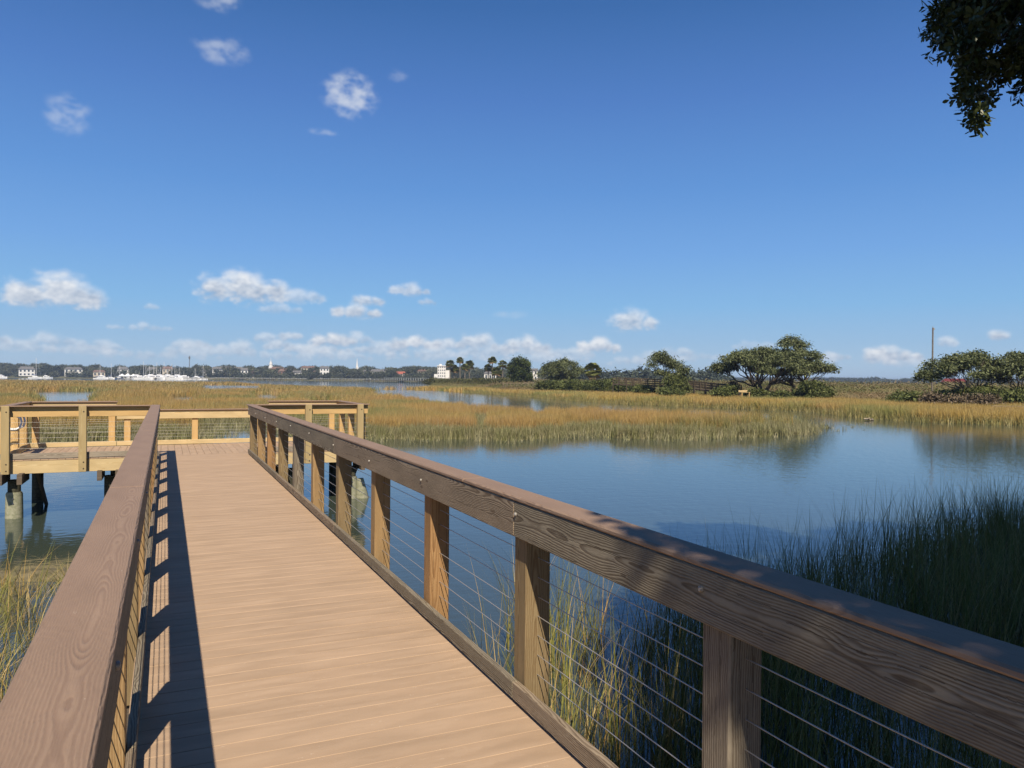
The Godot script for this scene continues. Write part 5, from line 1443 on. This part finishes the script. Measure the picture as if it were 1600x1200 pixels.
	part(ch, "nave", slab_mesh(Vector3(9.0, 8.0, 16.0), Vector3(0, 4.0, -6.0)), M.wall_white)
	part(ch, "tower", slab_mesh(Vector3(4.6, 13.0, 4.6), Vector3(0, 6.5, 4.0)), M.wall_white)
	part(ch, "belfry", tube_mesh([Vector3(0, 13.0, 4.0), Vector3(0, 15.6, 4.0)], [2.1, 1.8], 8), M.wall_white)
	part(ch, "dome", tube_mesh([Vector3(0, 15.6, 4.0), Vector3(0, 16.8, 4.0), Vector3(0, 18.0, 4.0), Vector3(0, 19.0, 4.0)], [2.0, 1.7, 1.0, 0.3], 10), M.white)
	part(ch, "spire", tube_mesh([Vector3(0, 19.0, 4.0), Vector3(0, 23.0, 4.0)], [0.28, 0.05], 6), M.white)
	ch = thing("slender_spire_church", "white church with a slender pointed spire", "church", Vector3(182.07, 1.60, -796.03))
	part(ch, "nave", slab_mesh(Vector3(9.0, 8.0, 16.0), Vector3(0, 4.0, -6.0)), M.wall_white)
	part(ch, "tower", slab_mesh(Vector3(2.4, 13.0, 2.4), Vector3(0, 6.5, 4.0)), M.wall_white)
	part(ch, "spire", tube_mesh([Vector3(0, 13.0, 4.0), Vector3(0, 16.0, 4.0), Vector3(0, 22.0, 4.0)], [1.3, 0.8, 0.08], 8), M.white)
	var rt := thing("radio_mast", "thin grey radio mast above the trees right of the marina", "mast", Vector3(25.48, 1.60, -977.07))
	part(rt, "shaft", tube_mesh([Vector3(0, 0, 0), Vector3(0, 26.0, 0)], [0.5, 0.35], 6), M.roof_grey)
	part(rt, "head", tube_mesh([Vector3(0, 22.0, 0), Vector3(0, 25.0, 0)], [1.0, 1.0], 8), M.roof_grey)
	# marina
	var bg := "boats moored at the marina"
	sailboat("lone sailboat anchored at the left in front of the small white house", Vector3(-109.23, 0.00, -818.61), 12.0, 19.0, -0.40, M.hull, bg)
	sailboat("leftmost sailboat of the marina", Vector3(-57.27, 0.00, -816.96), 10.0, 13.0, 0.03, M.hull, bg)
	sailboat("second sailboat from the left end of the marina", Vector3(-47.69, 0.00, -818.09), 11.0, 15.0, -0.84, M.hull, bg)
	sailboat("sailboat left of the white covered dock", Vector3(-40.76, 0.00, -820.44), 10.0, 13.0, -0.39, M.hull_blue, bg)
	sailboat("short masted sailboat beside the covered dock", Vector3(-33.61, 0.00, -833.67), 9.0, 10.0, 0.03, M.hull, bg)
	sailboat("second last sailboat at the right end of the marina", Vector3(25.48, 0.00, -801.31), 10.0, 11.0, -0.84, M.hull, bg)
	sailboat("rightmost sailboat of the marina", Vector3(32.06, 0.00, -792.83), 11.0, 14.0, -0.38, M.hull, bg)
	sailboat("first mast from the left in the crowded middle of the marina, on a white sailboat", Vector3(-19.68, 0.00, -794.38), 10.0, 17.0, 0.02, M.hull, bg)
	sailboat("second mast from the left in the crowded middle of the marina, on a white sailboat", Vector3(-17.79, 0.00, -806.70), 11.0, 14.0, -0.84, M.hull, bg)
	sailboat("third mast from the left in the crowded middle of the marina, on a white sailboat", Vector3(-15.25, 0.00, -818.73), 12.0, 13.0, -0.37, M.hull_blue, bg)
	sailboat("fourth mast from the left in the crowded middle of the marina, on a white sailboat", Vector3(-11.48, 0.00, -830.20), 10.0, 14.0, 0.02, M.hull, bg)
	sailboat("fifth mast from the left in the crowded middle of the marina, on a white sailboat", Vector3(-8.20, 0.00, -789.16), 11.0, 16.0, -0.85, M.hull, bg)
	sailboat("sixth mast from the left in the crowded middle of the marina, on a white sailboat", Vector3(-5.55, 0.00, -801.14), 12.0, 12.0, -0.37, M.hull, bg)
	sailboat("seventh mast from the left in the crowded middle of the marina, on a white sailboat", Vector3(-2.25, 0.00, -812.82), 10.0, 17.0, 0.01, M.hull, bg)
	sailboat("eighth mast from the left in the crowded middle of the marina, on a white sailboat", Vector3(1.16, 0.00, -824.45), 11.0, 9.0, -0.85, M.hull, bg)
	sailboat("ninth mast from the left in the crowded middle of the marina, on a white sailboat", Vector3(4.38, 0.00, -783.44), 12.0, 15.0, -0.36, M.hull, bg)
	sailboat("tenth mast from the left in the crowded middle of the marina, on a white sailboat", Vector3(7.24, 0.00, -795.32), 10.0, 14.0, 0.01, M.hull, bg)
	sailboat("eleventh mast from the left in the crowded middle of the marina, on a white sailboat", Vector3(11.32, 0.00, -806.65), 11.0, 12.0, -0.85, M.hull, bg)
	motorboat("white motor boat cut by the left edge of the view", Vector3(-137.61, 0.00, -831.51), 11.0, -0.40, bg)
	motorboat("white motor boat right of the lone sailboat", Vector3(-100.30, 0.00, -820.04), 10.0, 0.19, bg)
	motorboat("leftmost white motor yacht of the marina", Vector3(-54.14, 0.00, -810.04), 12.0, -0.55, bg)
	motorboat("white motor yacht beside the covered dock", Vector3(-24.09, 0.00, -779.90), 15.0, -0.96, bg)
	motorboat("second white motor yacht beside the covered dock", Vector3(-20.05, 0.00, -767.08), 12.0, -0.10, bg)
	motorboat("white motor yacht at the right end of the masts", Vector3(16.73, 0.00, -766.84), 14.0, 0.08, bg)
	motorboat("rightmost white motor yacht of the marina", Vector3(26.70, 0.00, -770.00), 12.0, -0.82, bg)
	motorboat("first white motor yacht from the left in the crowded middle of the marina", Vector3(-15.34, 0.00, -767.14), 13.0, -0.77, bg)
	motorboat("second white motor yacht from the left in the crowded middle of the marina", Vector3(-11.74, 0.00, -772.09), 16.0, 0.12, bg)
	motorboat("third white motor yacht from the left in the crowded middle of the marina", Vector3(-8.61, 0.00, -777.26), 13.0, -0.16, bg)
	motorboat("fourth white motor yacht from the left in the crowded middle of the marina", Vector3(-4.76, 0.00, -762.33), 16.0, -0.98, bg)
	motorboat("fifth white motor yacht from the left in the crowded middle of the marina", Vector3(-1.06, 0.00, -767.24), 13.0, -0.49, bg)
	motorboat("sixth white motor yacht from the left in the crowded middle of the marina", Vector3(2.70, 0.00, -772.12), 16.0, 0.20, bg)
	motorboat("seventh white motor yacht from the left in the crowded middle of the marina", Vector3(6.36, 0.00, -757.27), 13.0, -0.47, bg)
	motorboat("eighth white motor yacht from the left in the crowded middle of the marina", Vector3(10.15, 0.00, -762.14), 16.0, -0.98, bg)
	motorboat("ninth white motor yacht from the left in the crowded middle of the marina", Vector3(13.47, 0.00, -767.22), 13.0, -0.18, bg)
	var cd := thing("covered_dock", "white peaked dock cover at the left of the marina", "dock", Vector3(-31.81, 0.00, -788.91), -0.3)
	for i in 3:
		var rs := new_st()
		var pk := Vector3((i - 1) * 5.0, 5.6 - 0.5 * absf(i - 1), 0)
		var z3 := [Vector2.ZERO, Vector2.ZERO, Vector2.ZERO]
		for k in 4:
			var c0 := Vector3((i - 1) * 5.0 + 2.5 * [-1, 1, 1, -1][k], 2.8, 3.0 * [1, 1, -1, -1][k])
			var c1 := Vector3((i - 1) * 5.0 + 2.5 * [1, 1, -1, -1][k], 2.8, 3.0 * [1, -1, -1, 1][k])
			face(rs, [c0, c1, pk], z3, (c0 + c1) * 0.5 - Vector3((i - 1) * 5.0, 2.0, 0))
		part(cd, "canopy", rs.commit(), M.white)
	for i in 4:
		for s in [-1, 1]:
			part(cd, "post", tube_mesh([Vector3(i * 5.0 - 7.5, -0.6, s * 2.9), Vector3(i * 5.0 - 7.5, 2.9, s * 2.9)], [0.15, 0.15], 6), M.white)
	part(cd, "deck", slab_mesh(Vector3(16.0, 0.5, 6.4), Vector3(0, 0.45, 0)), M.barkpale)
	# piers of the town
	far_pier("white railed floating dock in front of the marina", Vector3(-25.85, 0.00, -769.72), Vector3(40.71, 0.00, -750.45), 16, 1.9)
	far_pier("long pale seawall pier in front of the town", Vector3(41.58, 0.00, -766.53), Vector3(116.66, 0.00, -704.93), 22, 2.2)
	far_pier("white post pier left of the point", Vector3(146.09, 0.00, -548.75), Vector3(148.49, 0.00, -448.79), 20, 3.2)
	far_pier("white railed pier under the spires", Vector3(118.40, 0.00, -682.17), Vector3(159.13, 0.00, -597.75), 20, 2.3)

func far_pier(label: String, a: Vector3, b: Vector3, posts: int, up: float) -> void:
	var t := thing("far_pier", label, "pier", (a + b) * 0.5)
	var o := t.position
	var d := (b - a)
	var ang := atan2(d.x, d.z)
	part(t, "deck", slab_mesh(Vector3(2.6, 0.4, d.length())), M.barkpale, Vector3(0, 1.5, 0), Vector3(0, ang, 0))
	part(t, "rail", slab_mesh(Vector3(0.2, 0.22, d.length())), M.pier, Vector3(0, up, 0), Vector3(0, ang, 0))
	for i in posts:
		var p := a.lerp(b, (i + 0.5) / posts) - o
		part(t, "post", tube_mesh([p + Vector3(0, -1.0, 0), p + Vector3(0, up + 0.2, 0)], [0.22, 0.2], 6), M.pier)

func make_bank_things() -> void:
	# old trestle walkway coming down to the bank
	var t := thing("old_trestle", "long weathered grey trestle walkway with rails sloping down to the bank behind the oak", "walkway")
	var pts := [Vector3(68.84, 0.00, -109.31), Vector3(73.82, 0.00, -100.46), Vector3(73.75, 0.00, -96.10), Vector3(73.61, 0.00, -85.17)]
	var ys := [2.25, 1.92, 1.75, 1.2]
	for i in 3:
		var a: Vector3 = pts[i] + Vector3(0, ys[i], 0)
		var b: Vector3 = pts[i + 1] + Vector3(0, ys[i + 1], 0)
		var d := b - a
		var side := d.cross(Vector3.UP).normalized()
		var n := int(d.length() / 1.25)
		var bas := Basis.looking_at(d.normalized(), Vector3.UP)
		for s in [-1.0, 1.0]:
			for h in [0.0, 0.38, 0.72, 1.05]:
				var rl := part(t, "deck_edge" if h == 0.0 else "rail", cbox(Vector3(0.06, 0.24 if h == 0.0 else 0.14, d.length()), 0.008, i), M.trestle, (a + b) * 0.5 + side * s * 0.9 + Vector3(0, h, 0))
				rl.basis = bas
		for k in n + 1:
			var p := a.lerp(b, float(k) / n)
			for s in [-1.0, 1.0]:
				part(t, "post", cbox(Vector3(0.12, 1.15 + (p.y + 0.2 if k % 2 == 0 else 0.0), 0.12), 0.01, k), M.trestle, Vector3(p.x, p.y + 1.1 - (1.15 + (p.y + 0.2 if k % 2 == 0 else 0.0)) * 0.5, p.z) + side * s * 0.97)
			if k < n:
				for j in 6:
					var q := a.lerp(b, (k + (j + 0.5) / 6.0) / n)
					var bd := part(t, "deck_plank", cbox(Vector3(1.78, 0.05, 0.19), 0.006, j % 3), M.old, q + Vector3(0, 0.02, 0))
					bd.basis = bas
	# small timber bench on the grass edge
	var b := thing("timber_bench", "small pale timber bench at the grass edge left of the big oaks", "bench", Vector3(67.81, 0.90, -76.83))
	for k in 3:
		part(b, "seat_plank", cbox(Vector3(1.5, 0.05, 0.16), 0.006, k), M.pine, Vector3(0, 0.56, (k - 1) * 0.18))
	part(b, "back_plank", cbox(Vector3(1.5, 0.2, 0.05), 0.006, 1), M.pine, Vector3(0, 0.72, -0.29))
	for s in [-0.6, 0.6]:
		part(b, "leg", cbox(Vector3(0.1, 0.56, 0.5), 0.006, 2), M.pine_b, Vector3(s, 0.26, 0))
	for s in [-0.6, 0.6]:
		part(b, "leg", cbox(Vector3(0.1, 1.0, 0.06), 0.006, 2), M.pine_b, Vector3(s, 0.36, -0.35))
	# bulkhead, sand and split rail fence
	var k := thing("timber_bulkhead", "dark timber bulkhead with posts at the water's edge below the round tree", "bulkhead", Vector3(73.65, 0.00, -159.86))
	for i in 8:
		var x := -2.9 + i * 0.83
		part(k, "post", tube_mesh([Vector3(x, -0.6, 0), Vector3(x, 2.2 - 0.05 * i, 0)], [0.13, 0.12], 7), M.rail)
	for i in 4:
		part(k, "plank", cbox(Vector3(6.2, 0.26, 0.07), 0.01, i), M.old, Vector3(0, 0.15 + i * 0.28, -0.16))
	for i in 2:
		part(k, "rail", cbox(Vector3(6.2, 0.1, 0.06), 0.01, i), M.rail, Vector3(0, 1.5 + i * 0.45, 0.14))
	k.rotation.y = -0.35
	var f := thing("rail_fence", "weathered post and rail fence right of the timber bulkhead", "fence", Vector3(78.71, 0.70, -159.75))
	for i in 6:
		part(f, "post", cbox(Vector3(0.14, 1.7, 0.14), 0.01, i), M.rail, Vector3(-2.7 + i * 1.08, 0.75, 0))
	for i in 3:
		part(f, "rail", cbox(Vector3(5.6, 0.15, 0.05), 0.01, i), M.rail_b, Vector3(0, 0.4 + i * 0.5, 0.1))
	f.rotation.y = -0.3
	var sd := new_st()
	tube(sd, [Vector3(-3.6, -0.1, 0.4), Vector3(-1.8, 0.12, 0), Vector3(0.6, 0.3, 0), Vector3(3.2, 0.1, -0.3)], [0.25, 0.75, 0.95, 0.3], 12)
	var spit := structure("sand_spit", sd.commit(), M.sand)
	spit.position = Vector3(74.08, -0.25, -155.27)
	# utility pole
	var p := thing("utility_pole", "tall bare wooden pole standing left of the umbrella shaped oak", "pole", Vector3(84.28, 0.60, -62.75))
	part(p, "shaft", tube_mesh([Vector3(0, -0.4, 0), Vector3(0, 8.95, 0)], [0.105, 0.085], 10), M.barkpale)
	part(p, "top_bracket", cbox(Vector3(0.16, 0.22, 0.16), 0.01, 0), M.steel, Vector3(0.16, 8.8, 0))
	part(p, "top_pin", tube_mesh([Vector3(0, 8.95, 0), Vector3(0, 9.15, 0)], [0.03, 0.03], 6), M.steel)
	var s := thing("broken_post", "short pale broken post on the slope near the pole", "post", Vector3(74.24, 0.60, -56.33))
	part(s, "shaft", tube_mesh([Vector3(0, -0.3, 0), Vector3(0.05, 0.9, 0), Vector3(0.12, 1.15, 0)], [0.09, 0.08, 0.03], 7), M.barkpale)
	part(s, "splinter", tube_mesh([Vector3(0.02, 0.7, 0.06), Vector3(-0.08, 1.3, 0.1)], [0.04, 0.01], 5), M.barkpale)
	# dark red shed far behind the umbrella oak
	house("red_shed", "long low dark red shed far behind the umbrella oak", Vector3(311.01, 1.40, -221.12), Vector3(9.0, 2.2, 5.0), M.red, M.red, 1.3, 4, 1, "", "shed")
	# driftwood on the bank
	var dw := thing("driftwood_plank", "pale plank lying in the bank grass at the right", "plank", Vector3(66.75, 0.55, -42.16))
	part(dw, "plank", cbox(Vector3(3.0, 0.1, 0.3), 0.01, 1), M.rail, Vector3(0, 0.35, 0))
	part(dw, "support", cbox(Vector3(0.2, 0.6, 0.25), 0.01, 1), M.old, Vector3(-1.1, 0.0, 0))
	part(dw, "support", cbox(Vector3(0.2, 0.6, 0.25), 0.01, 2), M.old, Vector3(1.1, 0.0, 0))
	dw.rotation.y = -0.7
	dw = thing("driftwood_heap", "pale broken driftwood and shell heap at the waterline of the bank", "driftwood", Vector3(47.92, 0.00, -40.83))
	for i in 7:
		var a := i * 0.9
		part(dw, "log", tube_mesh([Vector3(cos(a) * 0.45, 0.04 + 0.025 * i, sin(a) * 0.25), Vector3(-cos(a) * 0.35, 0.06 + 0.02 * i, -sin(a) * 0.25)], [0.05, 0.03], 7), M.barkpale if i % 2 else M.sand)

func _ready() -> void:
	make_camera_and_light()
	make_materials()
	print("materials ", Time.get_ticks_msec())
	make_setting()
	make_boardwalk()
	make_platform()
	print("boardwalk ", Time.get_ticks_msec())
	make_marsh()
	make_trees()
	make_near_oak()
	make_far()
	print("far ", Time.get_ticks_msec())
	make_bank_things()
	make_near_grass()
	print("leaf tris ", leaf_tris)
	print("done ", Time.get_ticks_msec())
